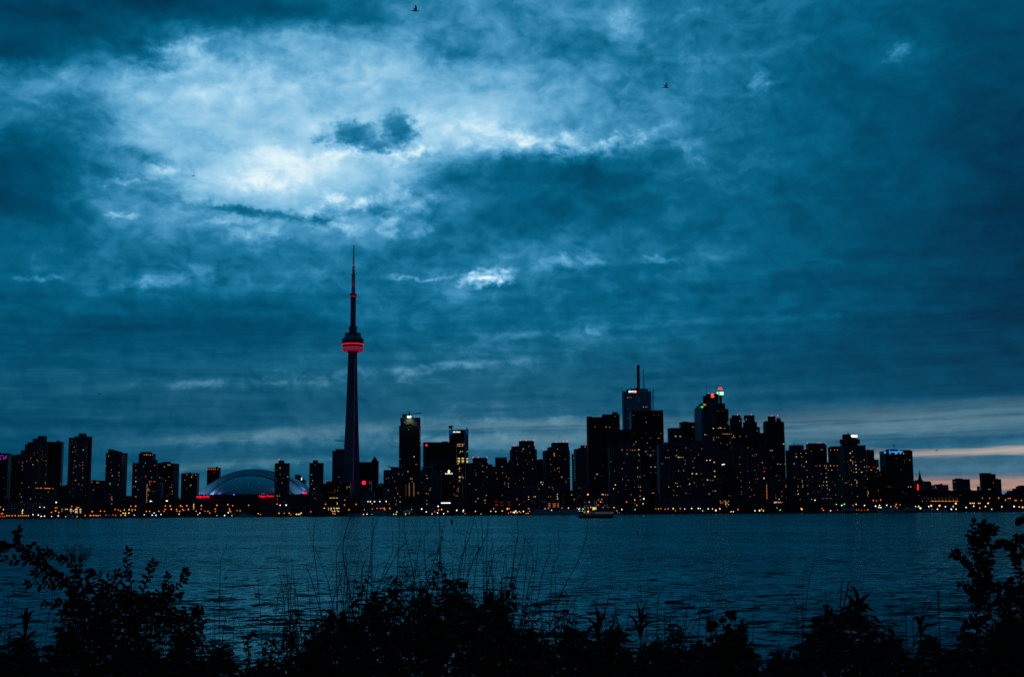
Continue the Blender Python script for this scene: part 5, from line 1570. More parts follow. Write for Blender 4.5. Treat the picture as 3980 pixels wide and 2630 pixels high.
rl = random.Random(3)
nl = 0
for c, t in LAMPS.items():
    for x, y, col, w, _ in TOK.findall(t):
        Y = rl.uniform(1856, 1886)
        p = at(*cp(c, int(x), int(y)), Y)
        hgt = max(p.z - GZ, 1.0)
        me = lamp_mesh(col, int(w or 1), hgt)
        o = bpy.data.objects.new('street_lamp', me); COL.objects.link(o)
        o.location = (p.x, p.y, p.z - max(round(hgt), 1))
        cn = LCOL[col][0]
        tag(o, f'{cn} street lamp glowing on the shore {ZONE[c]}', 'street lamp', f'{cn} lamps {ZONE[c]}')
        nl += 1

# ---------------------------------------------------------------- trees on the far shore
M_LEAF_FAR = mat('dark_foliage', (.035, .05, .03), .9, .1, noise=.3, nscale=.4)
M_BARK = mat('bark', (.06, .05, .04), .9, .1, noise=.3, nscale=3)


def crown_mesh(seed, n=170):
    r_ = np.random.RandomState(seed)
    V, F = [], []
    cl = [(r_.randn(3) * (.34, .34, .2) + (0, 0, .62), r_.uniform(.2, .36)) for _ in range(7)]
    for i in range(n):
        c0, rr_ = cl[i % 7]
        d = r_.randn(3); d /= np.linalg.norm(d)
        p = c0 + d * rr_ * r_.uniform(.55, 1.0)
        a = r_.randn(3); a /= np.linalg.norm(a)
        b = np.cross(a, d); b /= np.linalg.norm(b) + 1e-6
        s = r_.uniform(.06, .13)
        k = len(V)
        V += [p - a * s, p + b * s * .7, p + a * s, p - b * s * .7]
        F.append((k, k + 1, k + 2, k + 3))
    me = bpy.data.meshes.new('crown'); me.from_pydata([tuple(v) for v in V], [], F); me.materials.append(M_LEAF_FAR)
    return me


CROWNS = [crown_mesh(s) for s in range(5)]
bm = bmesh.new()
V, F = tube_np([(0, 0, 0), (.01, 0, .25), (0, .01, .55)], .035, .018, 6)
vs = [bm.verts.new(v) for v in V]
for f in F: bm.faces.new([vs[i] for i in f])
TRUNK = bpy.data.meshes.new('trunk'); bm.to_mesh(TRUNK); bm.free(); TRUNK.materials.append(M_BARK)
rt = random.Random(17)
TZ = [('A', 640, 800, 9, 'left of the lit parking garage'), ('A', 1150, 1700, 12, 'below the wedge tower'), ('A', 1750, 2400, 14, 'left of the domed stadium'), ('B', 520, 1300, 16, 'in front of the domed stadium'), ('C', 420, 700, 5, 'at the foot of the needle tower'),
      ('C', 1750, 2373, 9, 'right of the long white bar sign'), ('D', 60, 640, 10, 'in front of the dull red shops'), ('E', 640, 1180, 9, 'right of the ferry'), ('E', 1780, 2373, 10, 'right of the orange lit corner'), ('G', 700, 1300, 12, 'by the glowing canopy'), ('G', 1300, 1850, 9, 'below the condominium with orange roof lamps'), ('H', 1500, 2373, 16, 'on the shore by the right edge')]
for c, x0, x1, n, where in TZ:
    for i in range(n):
        x = x0 + (x1 - x0) * (i + rt.uniform(.1, .9)) / n
        Y = rt.uniform(1890, 1905)
        p = at(*cp(c, x, 1340), Y)
        root = thing('tree', f'dark leafy tree on the far shore {where}', 'tree', (p.x, Y, GZ), 0, f'dark trees {where}')
        hgt = rt.uniform(8, 15)
        for nm, me in (('crown', rt.choice(CROWNS)), ('trunk', TRUNK)):
            o = bpy.data.objects.new(nm, me); link(o, root)
            o.scale = (hgt * rt.uniform(.75, 1.0) if nm == 'crown' else hgt,) * 2 + (hgt,)
            o.rotation_euler.z = rt.uniform(0, 6.28)

# ---------------------------------------------------------------- boats
M_HULL_W = mat('white_hull', (.78, .79, .80), .4, .5, noise=.1, nscale=1)
M_HULL_D = mat('dark_hull', (.03, .03, .035), .4, .5)
M_GLASS_D = mat('dark_glass', (.01, .012, .015), .08, .5)


def hull(bm, L, W, H, sheer=.25, stern=.86):
    """a boat hull along x with a pointed bow"""
    n = 12
    rows = []
    for i in range(n + 1):
        f = i / n
        x = -L / 2 + L * f
        wd = W / 2 * (stern + (1 - stern) * min(1, f * 4)) * (1 - max(0, (f - .62) / .38) ** 2.2 * .98)
        top = H * (1 + sheer * max(0, f - .5) ** 1.5)
        rows.append([bm.verts.new(p) for p in ((x, -wd, top), (x - .03 * L * (f > .9), -wd * .72, 0.0), (x - .03 * L * (f > .9), -wd * .5, -.4), (x - .03 * L * (f > .9), wd * .5, -.4), (x - .03 * L * (f > .9), wd * .72, 0), (x, wd, top))])
    for a, b in zip(rows, rows[1:]):
        for k in range(5): bm.faces.new((a[k], b[k], b[k + 1], a[k + 1]))
        bm.faces.new((a[5], b[5], b[0], a[0]))
    bm.faces.new(rows[0]); bm.faces.new(rows[-1][::-1])
    bmesh.ops.recalc_face_normals(bm, faces=bm.faces)


def motor_boat(crop, x, y, L, label, dark=False, flip=False, Y=1838, decks=1, mast_h=0):
    p = at(*cp(crop, x, y), Y)
    root = thing('motor_boat', label, 'boat', (p.x, Y, 0), math.pi if flip else 0)
    bm = bmesh.new(); hull(bm, L, L * .26, L * .09); obj('hull', bm, M_HULL_D if dark else M_HULL_W, root)
    for d in range(decks):
        bm = bmesh.new()
        z0 = L * .09 + d * 2.3
        box(bm, -L * (.38 - .08 * d), L * (.2 - .08 * d), -L * .1, L * .1, z0, z0 + 2.1)
        box(bm, -L * (.40 - .08 * d), L * (.22 - .08 * d), -L * .11, L * .11, z0 + 2.1, z0 + 2.3)
        cb = obj('cabin', bm, M_HULL_W, root)
        bm = bmesh.new(); box(bm, -L * (.36 - .08 * d), L * (.18 - .08 * d), -L * .1 - .05, L * .1 + .05, z0 + .9, z0 + 1.6); obj('window', bm, M_GLASS_D, cb)
    if mast_h:
        bm = bmesh.new(); bar(bm, (0, 0, L * .09), (0, 0, mast_h), .12); obj('mast', bm, M_STEEL, root)


motor_boat('A', 935, 1395, 17, 'pale motor boat moored before the lit parking garage', decks=2)
motor_boat('A', 1455, 1398, 22, 'dark boat moored below the wedge tower', dark=True)
motor_boat('A', 1800, 1392, 15, 'dark boat moored below the orange-crowned tower', dark=True)
motor_boat('B', 1190, 1380, 24, 'pale motor boat moored in front of the stadium', decks=2, mast_h=9)
motor_boat('B', 1265, 1380, 18, 'white sailing boat with a mast right of the moored stadium boat', mast_h=14)
motor_boat('C', 620, 1372, 26, 'white motor boat moored at the foot of the needle tower', decks=1, mast_h=16)
motor_boat('C', 900, 1370, 30, 'white two-deck boat moored before the pale hall', decks=2, flip=True)
motor_boat('C', 1060, 1368, 16, 'small white boat moored before the left pale condominium', mast_h=12)
motor_boat('D', 1090, 1352, 46, 'long white excursion boat moored left of the ferry', decks=2, Y=1836)
motor_boat('D', 1350, 1350, 44, 'second long white excursion boat nearest the ferry', decks=2, Y=1836, flip=True)
motor_boat('G', 1792, 1330, 10, 'little white boat before the orange-lamp condominium')
motor_boat('G', 2060, 1328, 34, 'dark boat moored before the round-topped hotel', dark=True, decks=2)
motor_boat('H', 640, 1326, 40, 'white excursion boat moored before the newspaper tower', decks=2)
motor_boat('H', 860, 1326, 30, 'dark excursion boat right of the white one', dark=True, decks=2, flip=True)
motor_boat('H', 1155, 1327, 28, 'low pale boat before the amber-windowed hall')
motor_boat('H', 1335, 1326, 14, 'small white cabin cruiser right of the low pale boat', decks=2)
# white marquees on the quay
for c, x, y, w, lab in (('C', 1305, 1320, 140, 'pale domed tent on the quay below the two pale condominiums'), ('B', 1062, 1352, 46, 'small pale pointed tent in front of the stadium'), ('C', 905, 1330, 110, 'low pale tent on the quay left of the pale domed tent')):
    Y = 1868
    p = at(*cp(c, x, y), Y); s = Y / FP / KS
    root = thing('tent', lab, 'tent', (p.x, Y, GZ))
    r = w / 2 * s
    bm = bmesh.new(); lathe(bm, [(r, p.z - GZ), (r * .9, p.z - GZ + r * .10), (r * .5, p.z - GZ + r * .30), (.2, p.z - GZ + r * .42)], 20)
    obj('roof', bm, M_WHITE, root)
    bm = bmesh.new()
    for k in range(6): bar(bm, (r * .9 * math.cos(k), r * .9 * math.sin(k), 0), (r * .9 * math.cos(k), r * .9 * math.sin(k), p.z - GZ + .2), .15)
    obj('pole', bm, M_STEEL, root)


def ferry():
    ox, oy, ks = 2180, 1920, 8.475
    q = lambda x, y, Y: at(ox + x / ks, oy + y / ks, Y)
    bowp = ray(ox + 1145 / ks, oy + 785 / ks)
    Y = -CAM.z / bowp.z * bowp.y
    s = Y / FP / ks
    c = q(1145, 785, Y)
    root = thing('ferry', 'dark-hulled double-deck ferry under way with white rails and a lit cabin', 'ferry', (c.x, Y, 0))
    X = lambda x: (x - 1145) * s
    Z = lambda y: q(1145, y, Y).z
    W = 4.6
    # hull pointed at both ends
    bm = bmesh.new()
    rows = []
    for i in range(17):
        f = -1 + 2 * i / 16
        wd = W * (1 - abs(f) ** 3.0 * .93)
        xt = X(540) + (X(1752) - X(540)) * (f + 1) / 2
        xb = X(640) + (X(1690) - X(640)) * (f + 1) / 2
        rows.append([bm.verts.new(p) for p in ((xt, -wd, Z(684)), (xt * .985, -wd, Z(712)), (xb, -wd * .8, -.3), (xb, wd * .8, -.3), (xt * .985, wd, Z(712)), (xt, wd, Z(684)))])
    for a, b in zip(rows, rows[1:]):
        for k in range(5): bm.faces.new((a[k], b[k], b[k + 1], a[k + 1]))
        bm.faces.new((a[5], b[5], b[0], a[0]))
    bm.faces.new(rows[0]); bm.faces.new(rows[-1][::-1])
    bmesh.ops.recalc_face_normals(bm, faces=bm.faces)
    obj('hull', bm, M_HULL_D, root)
    bm = bmesh.new(); box(bm, X(600), X(1728), -W + .1, W - .1, Z(684), Z(645)); box(bm, X(780), X(1728), -W + .15, W - .15, Z(645), Z(560)); obj('lower_deck', bm, M_HULL_W, root)
    bm = bmesh.new()
    for i in range(15):
        x = X(1100) + i * (X(1720) - X(1100)) / 15
        box(bm, x, x + .75, -W + .02, -W + .14, Z(628), Z(586))
    obj('window', bm, emat('dim_cabin_window', (120, 120, 110), .22), root)
    bm = bmesh.new(); box(bm, X(620), X(770), -W + .3, W - .3, Z(684), Z(600)); obj('bow_ramp', bm, M_HULL_D, root)
    bm = bmesh.new(); box(bm, X(800), X(1715), -W + .5, W - .5, Z(556), Z(428)); obj('upper_deck', bm, M_GLASS_D, root)
    bm = bmesh.new(); box(bm, X(600), X(1700), -W, W, Z(424), Z(404)); obj('roof', bm, M_HULL_W, root)
    for i in range(9):
        bm = bmesh.new(); x = X(800) + i * (X(1690) - X(800)) / 8; box(bm, x - .1, x + .1, -W + .2, -W + .4, Z(556), Z(424)); obj('post', bm, M_HULL_W, root)
    bm = bmesh.new(); box(bm, X(1035), X(1160), -W + .36, -W + .48, Z(500), Z(424)); obj('lit_cabin', bm, emat('cabin_light', (225, 215, 110), 1.0), root)
    bm = bmesh.new(); box(bm, X(1040), X(1105), -W + .34, -W + .47, Z(530), Z(500)); obj('lit_cabin', bm, emat('cabin_light_low', (160, 150, 70), .6), root)
    bm = bmesh.new(); box(bm, X(780), X(975), -2.2, 2.2, Z(404), Z(340)); wh = obj('wheelhouse', bm, M_HULL_W, root)
    bm = bmesh.new(); box(bm, X(790), X(1010), -2.3, 2.3, Z(338), Z(280)); obj('window', bm, M_GLASS_D, wh)
    bm = bmesh.new(); box(bm, X(735), X(1010), -2.7, 2.7, Z(278), Z(264)); obj('wheelhouse_roof', bm, M_HULL_W, root)
    bm = bmesh.new(); lathe(bm, [(1.15, Z(404)), (1.1, Z(225)), (1.2, Z(222)), (1.2, Z(206))], 14)
    o = obj('funnel', bm, M_HULL_W, root); o.location.x = X(1145)
    bm = bmesh.new(); bar(bm, (X(880), 0, Z(270)), (X(880), 0, Z(190)), .1); bar(bm, (X(1310), 0, Z(404)), (X(1310), 0, Z(230)), .1); obj('mast', bm, M_STEEL, root)
    for x in (1420, 1490):
        bm = bmesh.new(); box(bm, X(x), X(x + 60), -1.5, 1.5, Z(404), Z(330)); obj('locker', bm, M_HULL_W, root)
    for x, y, col, r in ((800, 256, 'R', .22), (938, 250, 'O', .3), (1312, 252, 'O', .34), (1376, 252, 'R', .2), (1240, 352, 'r', .36), (536, 446, 'o', .3), (582, 480, 'w', .34), (618, 466, 'w', .34), (730, 478, 'w', .34), (785, 430, 'o', .2), (892, 446, 'o', .28), (980, 428, 'y', .32), (1380, 440, 'o', .28), (1520, 440, 'R', .18), (1568, 442, 'R', .18), (610, 540, 'c', .3), (706, 542, 'g', .28), (762, 582, 'y', .26), (890, 558, 'O', .5)):
        bm = bmesh.new(); bmesh.ops.create_icosphere(bm, subdivisions=1, radius=r)
        o = obj('lamp', bm, LMAT[col], root); o.location = (X(x), -W - .1 if y > 400 else -.3, Z(y))


ferry()


def buoy():
    ox, oy, ks = 1680, 1960, 15.68
    d = ray(ox + 1180 / ks, oy + 1190 / ks)
    Y = -CAM.z / d.z * d.y
    c = CAM + d * (Y / d.y)
    s = Y / FP / ks
    root = thing('buoy', 'dark channel buoy with a pointed top floating on the lake', 'buoy', (c.x, Y, 0))
    Z = lambda y: at(ox + 1180 / ks, oy + y / ks, Y).z
    bm = bmesh.new(); lathe(bm, [(62 * s, -.3), (62 * s, Z(1160)), (70 * s, Z(1150)), (50 * s, Z(1130))], 16); obj('float', bm, M_HULL_D, root)
    bm = bmesh.new()
    for k in range(6):
        a = k * math.pi / 3 + .2
        bar(bm, (58 * s * math.cos(a), 58 * s * math.sin(a), Z(1150)), (66 * s * math.cos(a), 66 * s * math.sin(a), Z(975)), .06)
    lathe(bm, [(40 * s, Z(1150)), (46 * s, Z(980))], 10)
    obj('cage', bm, M_STEEL, root)
    bm = bmesh.new(); lathe(bm, [(72 * s, Z(985)), (72 * s, Z(945)), (30 * s, Z(905)), (14 * s, Z(880)), (4 * s, Z(850))], 16); obj('lantern_cap', bm, M_HULL_D, root)


buoy()

# ---------------------------------------------------------------- birds
M_BIRD = mat('dark_feathers', (.035, .035, .04), .8, .2)


def bird(px, py, Y, span, label, yaw=0.0, lift=1.0):
    p = at(px, py, Y)
    root = thing('gull', label, 'bird', tuple(p), yaw)
    bm = bmesh.new()
    L = span * .42
    prof = [(-.5, .004), (-.42, .02), (-.25, .055), (0, .085), (.2, .08), (.34, .05), (.42, .048), (.47, .03), (.54, .008)]
    rings = []
    for x, r in prof:
        zc_ = .05 * x + (.02 if x > .3 else 0)
        rings.append([bm.verts.new((x * L * 2, r * L * 1.5 * math.cos(k * math.pi / 4), zc_ * L * 2 + r * L * 1.3 * math.sin(k * math.pi / 4))) for k in range(8)])
    for a, b in zip(rings, rings[1:]):
        for k in range(8): bm.faces.new((a[k], a[(k + 1) % 8], b[(k + 1) % 8], b[k]))
    # fanned tail and the two wings grow out of the same body mesh
    for sg in (-1, 1):
        pts = [(.24, .05, .05), (.24, .35, .55), (-.02, .62, .98), (-.12, .60, .94), (-.02, .30, .46), (.0, .05, .04)]
        for off in (0, .02):
            v = [bm.verts.new((x * L * 1.5, sg * y * span * .45, z * span * .45 * lift + off * L)) for x, y, z in pts]
            bm.faces.new((v[0], v[1], v[4], v[5])); bm.faces.new((v[1], v[2], v[3], v[4]))
    v = [bm.verts.new(q) for q in ((-.4 * L * 2, 0, .02), (-.62 * L * 2, -.1 * L, 0), (-.64 * L * 2, .1 * L, 0))]
    bm.faces.new(v)
    obj('body', bm, M_BIRD, root)


bird(1612, 43, 90, .95, 'dark gull with raised wings high up near the top edge', .35, .8)
bird(2586, 341, 95, .82, 'dark gull with raised wings right of the bright cloud gap', .3, .85)
bird(751, 685, 320, 1.2, 'tiny far bird below the bright cloud core on the left', .2, .35)
bird(386, 1531, 330, 1.2, 'tiny far bird above the left towers', .2, .35)
bird(3640, 1750, 330, 1.2, 'tiny far bird right of the newspaper tower', .2, .35)
# ---------------------------------------------------------------- the near bank
GB = 4.0
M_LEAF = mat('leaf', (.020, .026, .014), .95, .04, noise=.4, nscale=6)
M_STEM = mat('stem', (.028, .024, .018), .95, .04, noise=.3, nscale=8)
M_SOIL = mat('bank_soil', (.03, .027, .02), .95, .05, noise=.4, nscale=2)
rv = np.random.RandomState(42)

yy = [-30, 0, 8, 13.5, 15, 17, 20, 24]
zs = [GB + .3, GB + .1, GB, GB - .05, GB - .7, GB - 2.2, -.3, -1.2]
xx = np.linspace(-60, 60, 81)
V, F = [], []
for j, (y, z) in enumerate(zip(yy, zs)):
    for x in xx:
        V.append((x, y, z + .08 * math.sin(x * 1.7 + y) + .05 * math.sin(x * 4.1 - y * 2)))
n = len(xx)
for j in range(len(yy) - 1):
    for i in range(n - 1):
        F.append((j * n + i, j * n + i + 1, (j + 1) * n + i + 1, (j + 1) * n + i))
tag(np_mesh('bank', V, F, M_SOIL, smooth=True), kind='structure')

LT = np.array([0, .3, .62, .86, 1.0])
LW = {'lance': np.array([.12, .85, .9, .5, .03]), 'oval': np.array([.12, .95, 1.0, .68, .06]), 'blade': np.array([.75, 1.0, .8, .45, .03])}


def leaf(V, F, p, d, up, L, W, kind='lance', droop=.3, twist=0.0):
    """one leaf strip from p along d, bending down by droop"""
    d = d / (np.linalg.norm(d) + 1e-9)
    s = np.cross(d, up); s /= np.linalg.norm(s) + 1e-9
    nrm = np.cross(s, d)
    s = s * math.cos(twist) + nrm * math.sin(twist)
    k = len(V)
    for t, w in zip(LT, LW[kind]):
        c = p + d * (L * t) + np.array([0, 0, -1.0]) * (droop * L * t * t)
        V.append(c - s * (W * w / 2)); V.append(c + s * (W * w / 2))
    for i in range(4):
        F.append((k + 2 * i, k + 2 * i + 1, k + 2 * i + 3, k + 2 * i + 2))


def add_tube(V, F, path, r0, r1, n=4):
    a, b = tube_np(path, r0, r1, n)
    k = len(V)
    V += list(a); F += [tuple(i + k for i in f) for f in b]


def curve_pts(pts, m=10):
    """smooth polyline through control points"""
    P = np.array(pts, float)
    t = np.linspace(0, 1, len(P)); q = np.linspace(0, 1, m)
    if len(P) == 2:
        return P[0] + (P[1] - P[0]) * q[:, None]
    out = []
    for u in q:
        x = u * (len(P) - 1); i = min(int(x), len(P) - 2); f = x - i
        p0, p1, p2, p3 = P[max(i - 1, 0)], P[i], P[i + 1], P[min(i + 2, len(P) - 1)]
        out.append(.5 * ((2 * p1) + (-p0 + p2) * f + (2 * p0 - 5 * p1 + 4 * p2 - p3) * f * f + (-p0 + 3 * p1 - 3 * p2 + p3) * f ** 3))
    return np.array(out)


UP = np.array([0, 0, 1.0])


def weed_meshes(h, seed, style):
    r = np.random.RandomState(seed)
    SV, SF, V, F = [], [], [], []
    lean = r.randn(2) * .07
    path = [np.array([lean[0] * t * t * h, lean[1] * t * t * h, h * t]) for t in np.linspace(0, 1, 7)]
    add_tube(SV, SF, path, .006, .002)
    tips = [(path, 1.0)]
    for b in range(r.randint(1, 4)):
        i = r.randint(3, 6); a = r.rand() * 6.28; ln = h * r.uniform(.18, .36)
        q = [path[i] + np.array([math.cos(a) * .35 * t, math.sin(a) * .35 * t, t * .9]) * ln for t in np.linspace(0, 1, 5)]
        add_tube(SV, SF, q, .004, .0015); tips.append((q, .8))
    for pth, sc in tips:
        m = int((18 if sc == 1 else 9) * (h / 1.1) ** .6)
        Pp = np.array(pth)
        a = r.rand() * 6.28
        for k in range(m):
            t = .25 + .75 * (k / (m - 1)) if sc == 1 else .3 + .7 * k / max(m - 1, 1)
            x = t * (len(Pp) - 1); i = min(int(x), len(Pp) - 2)
            p = Pp[i] + (Pp[i + 1] - Pp[i]) * (x - i)
            for w in range(2 if style != 2 else 1):
                a += 2.4 if style == 2 else (math.pi if w else 1.75)
                el = r.uniform(-.05, .55) + (.5 if t > .93 else 0)
                d = np.array([math.cos(a) * math.cos(el), math.sin(a) * math.cos(el), math.sin(el)])
                L = r.uniform(.06, .112) * (1.1 - .4 * t) * (1.2 if style == 1 else 1)
                leaf(V, F, p, d, UP, L, L * (.30 if style != 1 else .42), 'lance' if style != 1 else 'oval', r.uniform(.35, .8), r.uniform(-.4, .4))
    def mk(nm, V, F, m):
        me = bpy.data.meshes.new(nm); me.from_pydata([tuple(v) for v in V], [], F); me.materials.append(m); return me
    return mk('stem', SV, SF, M_STEM), mk('foliage', V, F, M_LEAF), h


PROTO = [weed_meshes(h, 100 + i * 7 + j, j % 3) for i, h in enumerate((.55, .8, 1.05, 1.3)) for j in range(4)]
# how high the thicket's tips reach along the photograph's width
PX = [-500, 0, 90, 200, 300, 480, 640, 760, 860, 960, 1080, 1180, 1240, 1330, 1400, 1450, 1530, 1600, 1700, 1820, 1920, 2010, 2070, 2130, 2240, 2320, 2400, 2480, 2560, 2640, 2700, 2760, 2900, 2960, 3040, 3130, 3210, 3290, 3340, 3420, 3500, 3600, 3680, 3740, 3800, 3900, 3980, 4500]
PY = [2380, 2420, 2380, 2430, 2410, 2390, 2400, 2430, 2480, 2490, 2440, 2440, 2310, 2360, 2290, 2205, 2240, 2200, 2200, 2230, 2245, 2250, 2330, 2350, 2400, 2385, 2380, 2370, 2370, 2410, 2470, 2400, 2400, 2470, 2430, 2410, 2360, 2350, 2330, 2400, 2390, 2410, 2470, 2480, 2440, 2330, 2300, 2300]
top_y = lambda x: float(np.interp(x, PX, PY))
ZN = [(-600, 760, 'below the leafy shrub on the left'), (760, 1200, 'in the thin gap right of the leafy shrub'), (1200, 2120, 'in the tall thicket at the centre'), (2120, 2720, 'right of the tall centre thicket'), (2720, 3000, 'round the maple sapling'), (3000, 3700, 'left of the slender sapling on the right'), (3700, 4700, 'under the bushes at the right edge')]
nw = 0
for k in range(215):
    px = -420 + 4820 * ((k * 0.61803) % 1.0)
    if k >= 150: px = rv.uniform(1200, 2100) if k < 190 else rv.uniform(2100, 3700)
    Y = rv.uniform(9.6, 12.6)
    dpx = abs(rv.randn()) * 75 + (0 if rv.rand() < .45 else rv.uniform(30, 130))
    ty = top_y(px) + dpx
    tip = at(px, ty, Y)
    h = tip.z - GB
    if h < .25: continue
    sm, fm, h0 = min(PROTO, key=lambda q: abs(q[2] - h) + rv.rand() * .3)
    zone = [z[2] for z in ZN if z[0] <= px < z[1]][0]
    root = thing('weed_plant', f'dark leafy weed {zone}', 'plant', (tip.x, Y, GB - .05), rv.rand() * 6.28, f'weeds {zone}')
    for me in (sm, fm):
        o = bpy.data.objects.new(me.name.split('.')[0], me); link(o, root)
        o.scale = (max(.8, min(1.15, h / h0)),) * 2 + ((h + .05) / h0,)
    nw += 1
# dense undergrowth that closes the bottom of the bank
V, F = [], []
for k in range(27000):
    Y = rv.uniform(8.6, 12.4)
    px = rv.uniform(-700, 4700)
    tz = at(px, top_y(px) + (125 if 750 < px < 3000 else 85) + 50 * math.sin(px * .013) + 45 * math.sin(px * .041 + 1), Y).z
    tz = max(tz, GB + .25)
    f = rv.rand() ** .75
    p = np.array([at(px, 2500, Y).x, Y, GB + (tz - GB) * f])
    a = rv.rand() * 6.28; el = rv.uniform(-.3, .9)
    L = rv.uniform(.06, .13)
    leaf(V, F, p, np.array([math.cos(a) * math.cos(el), math.sin(a) * math.cos(el), math.sin(el)]), UP, L, L * rv.uniform(.3, .55), 'lance' if rv.rand() < .6 else 'oval', rv.uniform(0, .6), rv.uniform(-.8, .8))
for k in range(900):
    Y = rv.uniform(8.8, 12.2); px = rv.uniform(-700, 4700)
    x = at(px, 2500, Y).x
    tz = at(px, top_y(px) + 120, Y).z + rv.uniform(-.12, .1)
    add_tube(V, F, [(x, Y, GB), (x + rv.randn() * .03, Y, (GB + tz) / 2), (x + rv.randn() * .08, Y, tz)], .004, .002, 3)
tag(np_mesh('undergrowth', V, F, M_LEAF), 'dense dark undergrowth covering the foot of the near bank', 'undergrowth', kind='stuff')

CR = {'L': (0, 1980, 2.397), 'M': (990, 1980, 2.397), 'N': (1980, 1980, 2.397), 'R': (2970, 1980, 2.35)}


def vp(c, x, y, Y):
    ox, oy, k = CR[c]
    return np.array(at(ox + x / k, oy + y / k, Y))


# tall dry stalks
ST = {
    'M': ['605,850 570,520 545,300 570,50', '900,850 830,480 830,270 895,60 912,0', '1090,700 1085,330 1105,60', '1092,330 1110,190 1155,60', '560,760 490,560 482,490', '720,850 660,610 560,360', '770,900 760,450 790,330', '1190,620 1280,400 1285,200', '1330,560 1345,250 1345,30',
          '1470,560 1410,290 1395,40', '1240,560 1390,330 1430,290', '1600,640 1580,400 1585,250 1612,110', '1500,560 1530,350 1565,190', '1740,560 1720,300 1725,50', '1730,360 1745,200 1790,50', '1500,560 1640,440 1730,370', '1870,800 1920,470 1990,280 2052,50', '1900,700 1950,400 1970,250 2022,50',
          '2000,560 2080,400 2160,230', '2130,700 2125,300 2105,40', '2160,650 2165,250 2180,20', '2050,650 2090,300 2060,120', '2190,600 2240,400 2310,340', '2220,700 2180,480 2240,260', '2300,700 2345,380', '330,1100 290,680', '220,1080 300,800 375,640', '350,950 400,640', '60,1100 30,640', '520,1000 490,620', '830,950 790,600 790,460', '1000,800 1000,560 1060,430', '1860,760 1840,520 1850,440', '1985,700 2010,420 2100,300'],
    'N': ['20,620 70,300 80,180 66,60', '60,650 130,400 135,220', '170,760 220,540 200,350 145,270', '200,860 250,500 265,310', '250,900 330,520 370,420 385,290', '380,900 400,560 460,400 455,190', '400,1020 520,700 640,480 715,250 735,80', '520,1020 640,780 710,650 722,590', '880,1000 930,780 945,610', '980,1000 1040,700', '1380,980 1385,820 1435,715', '1540,930 1500,750', '1630,1150 1720,1000 1815,870', '1690,1130 1800,960', '130,800 160,520 180,380', '430,900 430,640 410,520', '1000,1000 980,860 1010,760', '1230,900 1220,700'],
    'L': ['2040,1250 2050,640 2060,460 2092,420', '2170,1250 2180,960', '100,1050 130,650', '430,1180 490,780 500,700', '350,1050 430,740', '400,1150 520,760', '60,1000 80,800 70,700', '2080,1150 2130,860 2190,760', '2000,1200 1990,880', '2250,1150 2200,980'],
    'R': ['350,1000 360,650 350,570', '370,1000 420,600 447,500', '1300,1100 1275,800', '1480,950 1595,740', '190,1050 260,870', '640,1000 690,840', '1440,960 1500,780', '1360,1000 1360,820', '760,950 830,830', '2090,1100 2060,700 2110,560', '300,1000 290,860 250,790'],
}
_r = random.Random(23)
for q in range(34):
    x = _r.uniform(150, 2370); h_ = _r.uniform(200, 560); l_ = _r.uniform(-60, 110)
    ST['M'].append(f'{x:.0f},900 {x + l_ * .3:.0f},{900 - h_ * .5:.0f} {x + l_:.0f},{880 - h_:.0f}')
for q in range(22):
    x = _r.uniform(0, 2370); h_ = _r.uniform(150, 330); l_ = _r.uniform(-50, 110)
    ST[_r.choice('NNR')].append(f'{x:.0f},1080 {x + l_ * .3:.0f},{1080 - h_ * .5:.0f} {x + l_:.0f},{1060 - h_:.0f}')
WH = {'M': 'at the centre', 'N': 'right of the centre thicket', 'L': 'on the left', 'R': 'on the right'}
for c, lst in ST.items():
    for s_ in lst:
        pts = [tuple(map(float, q.split(','))) for q in s_.split()]
        Y = rv.uniform(10.0, 12.0)
        P = [vp(c, x, y, Y + .06 * i) for i, (x, y) in enumerate(pts)]
        base = P[0].copy(); d0 = P[0] - P[1]
        base = P[0] + d0 / max(abs(d0[2]), .05) * max(P[0][2] - GB, .1) * .8; base[2] = GB
        path = curve_pts([base] + P, 16)
        V, F = [], []
        thick = 1.35 if s_.startswith(('1870', '900,850', '400,1020')) else 1.0
        add_tube(V, F, path, .0042 * thick, .0012 * thick, 4)
        L_ = np.linalg.norm(path[-1] - path[0])
        # thin side twigs and a few leaf sheaths
        for q in range(rv.randint(2, 5)):
            i = rv.randint(6, 15)
            sg = rv.choice([-1, 1])
            e = path[i] + np.array([sg * rv.uniform(.02, .07), rv.randn() * .02, rv.uniform(.04, .14)]) * (L_ / 1.2)
            add_tube(V, F, [path[i], (path[i] + e) / 2 + np.array([sg * .012, 0, -.008]), e], .0016, .0007, 3)
        o = np_mesh('grass_stalk', V, F, M_STEM)
        tag(o, f'tall thin dry grass stalk rising over the weeds {WH[c]}', 'grass stalk', f'dry stalks {WH[c]}')


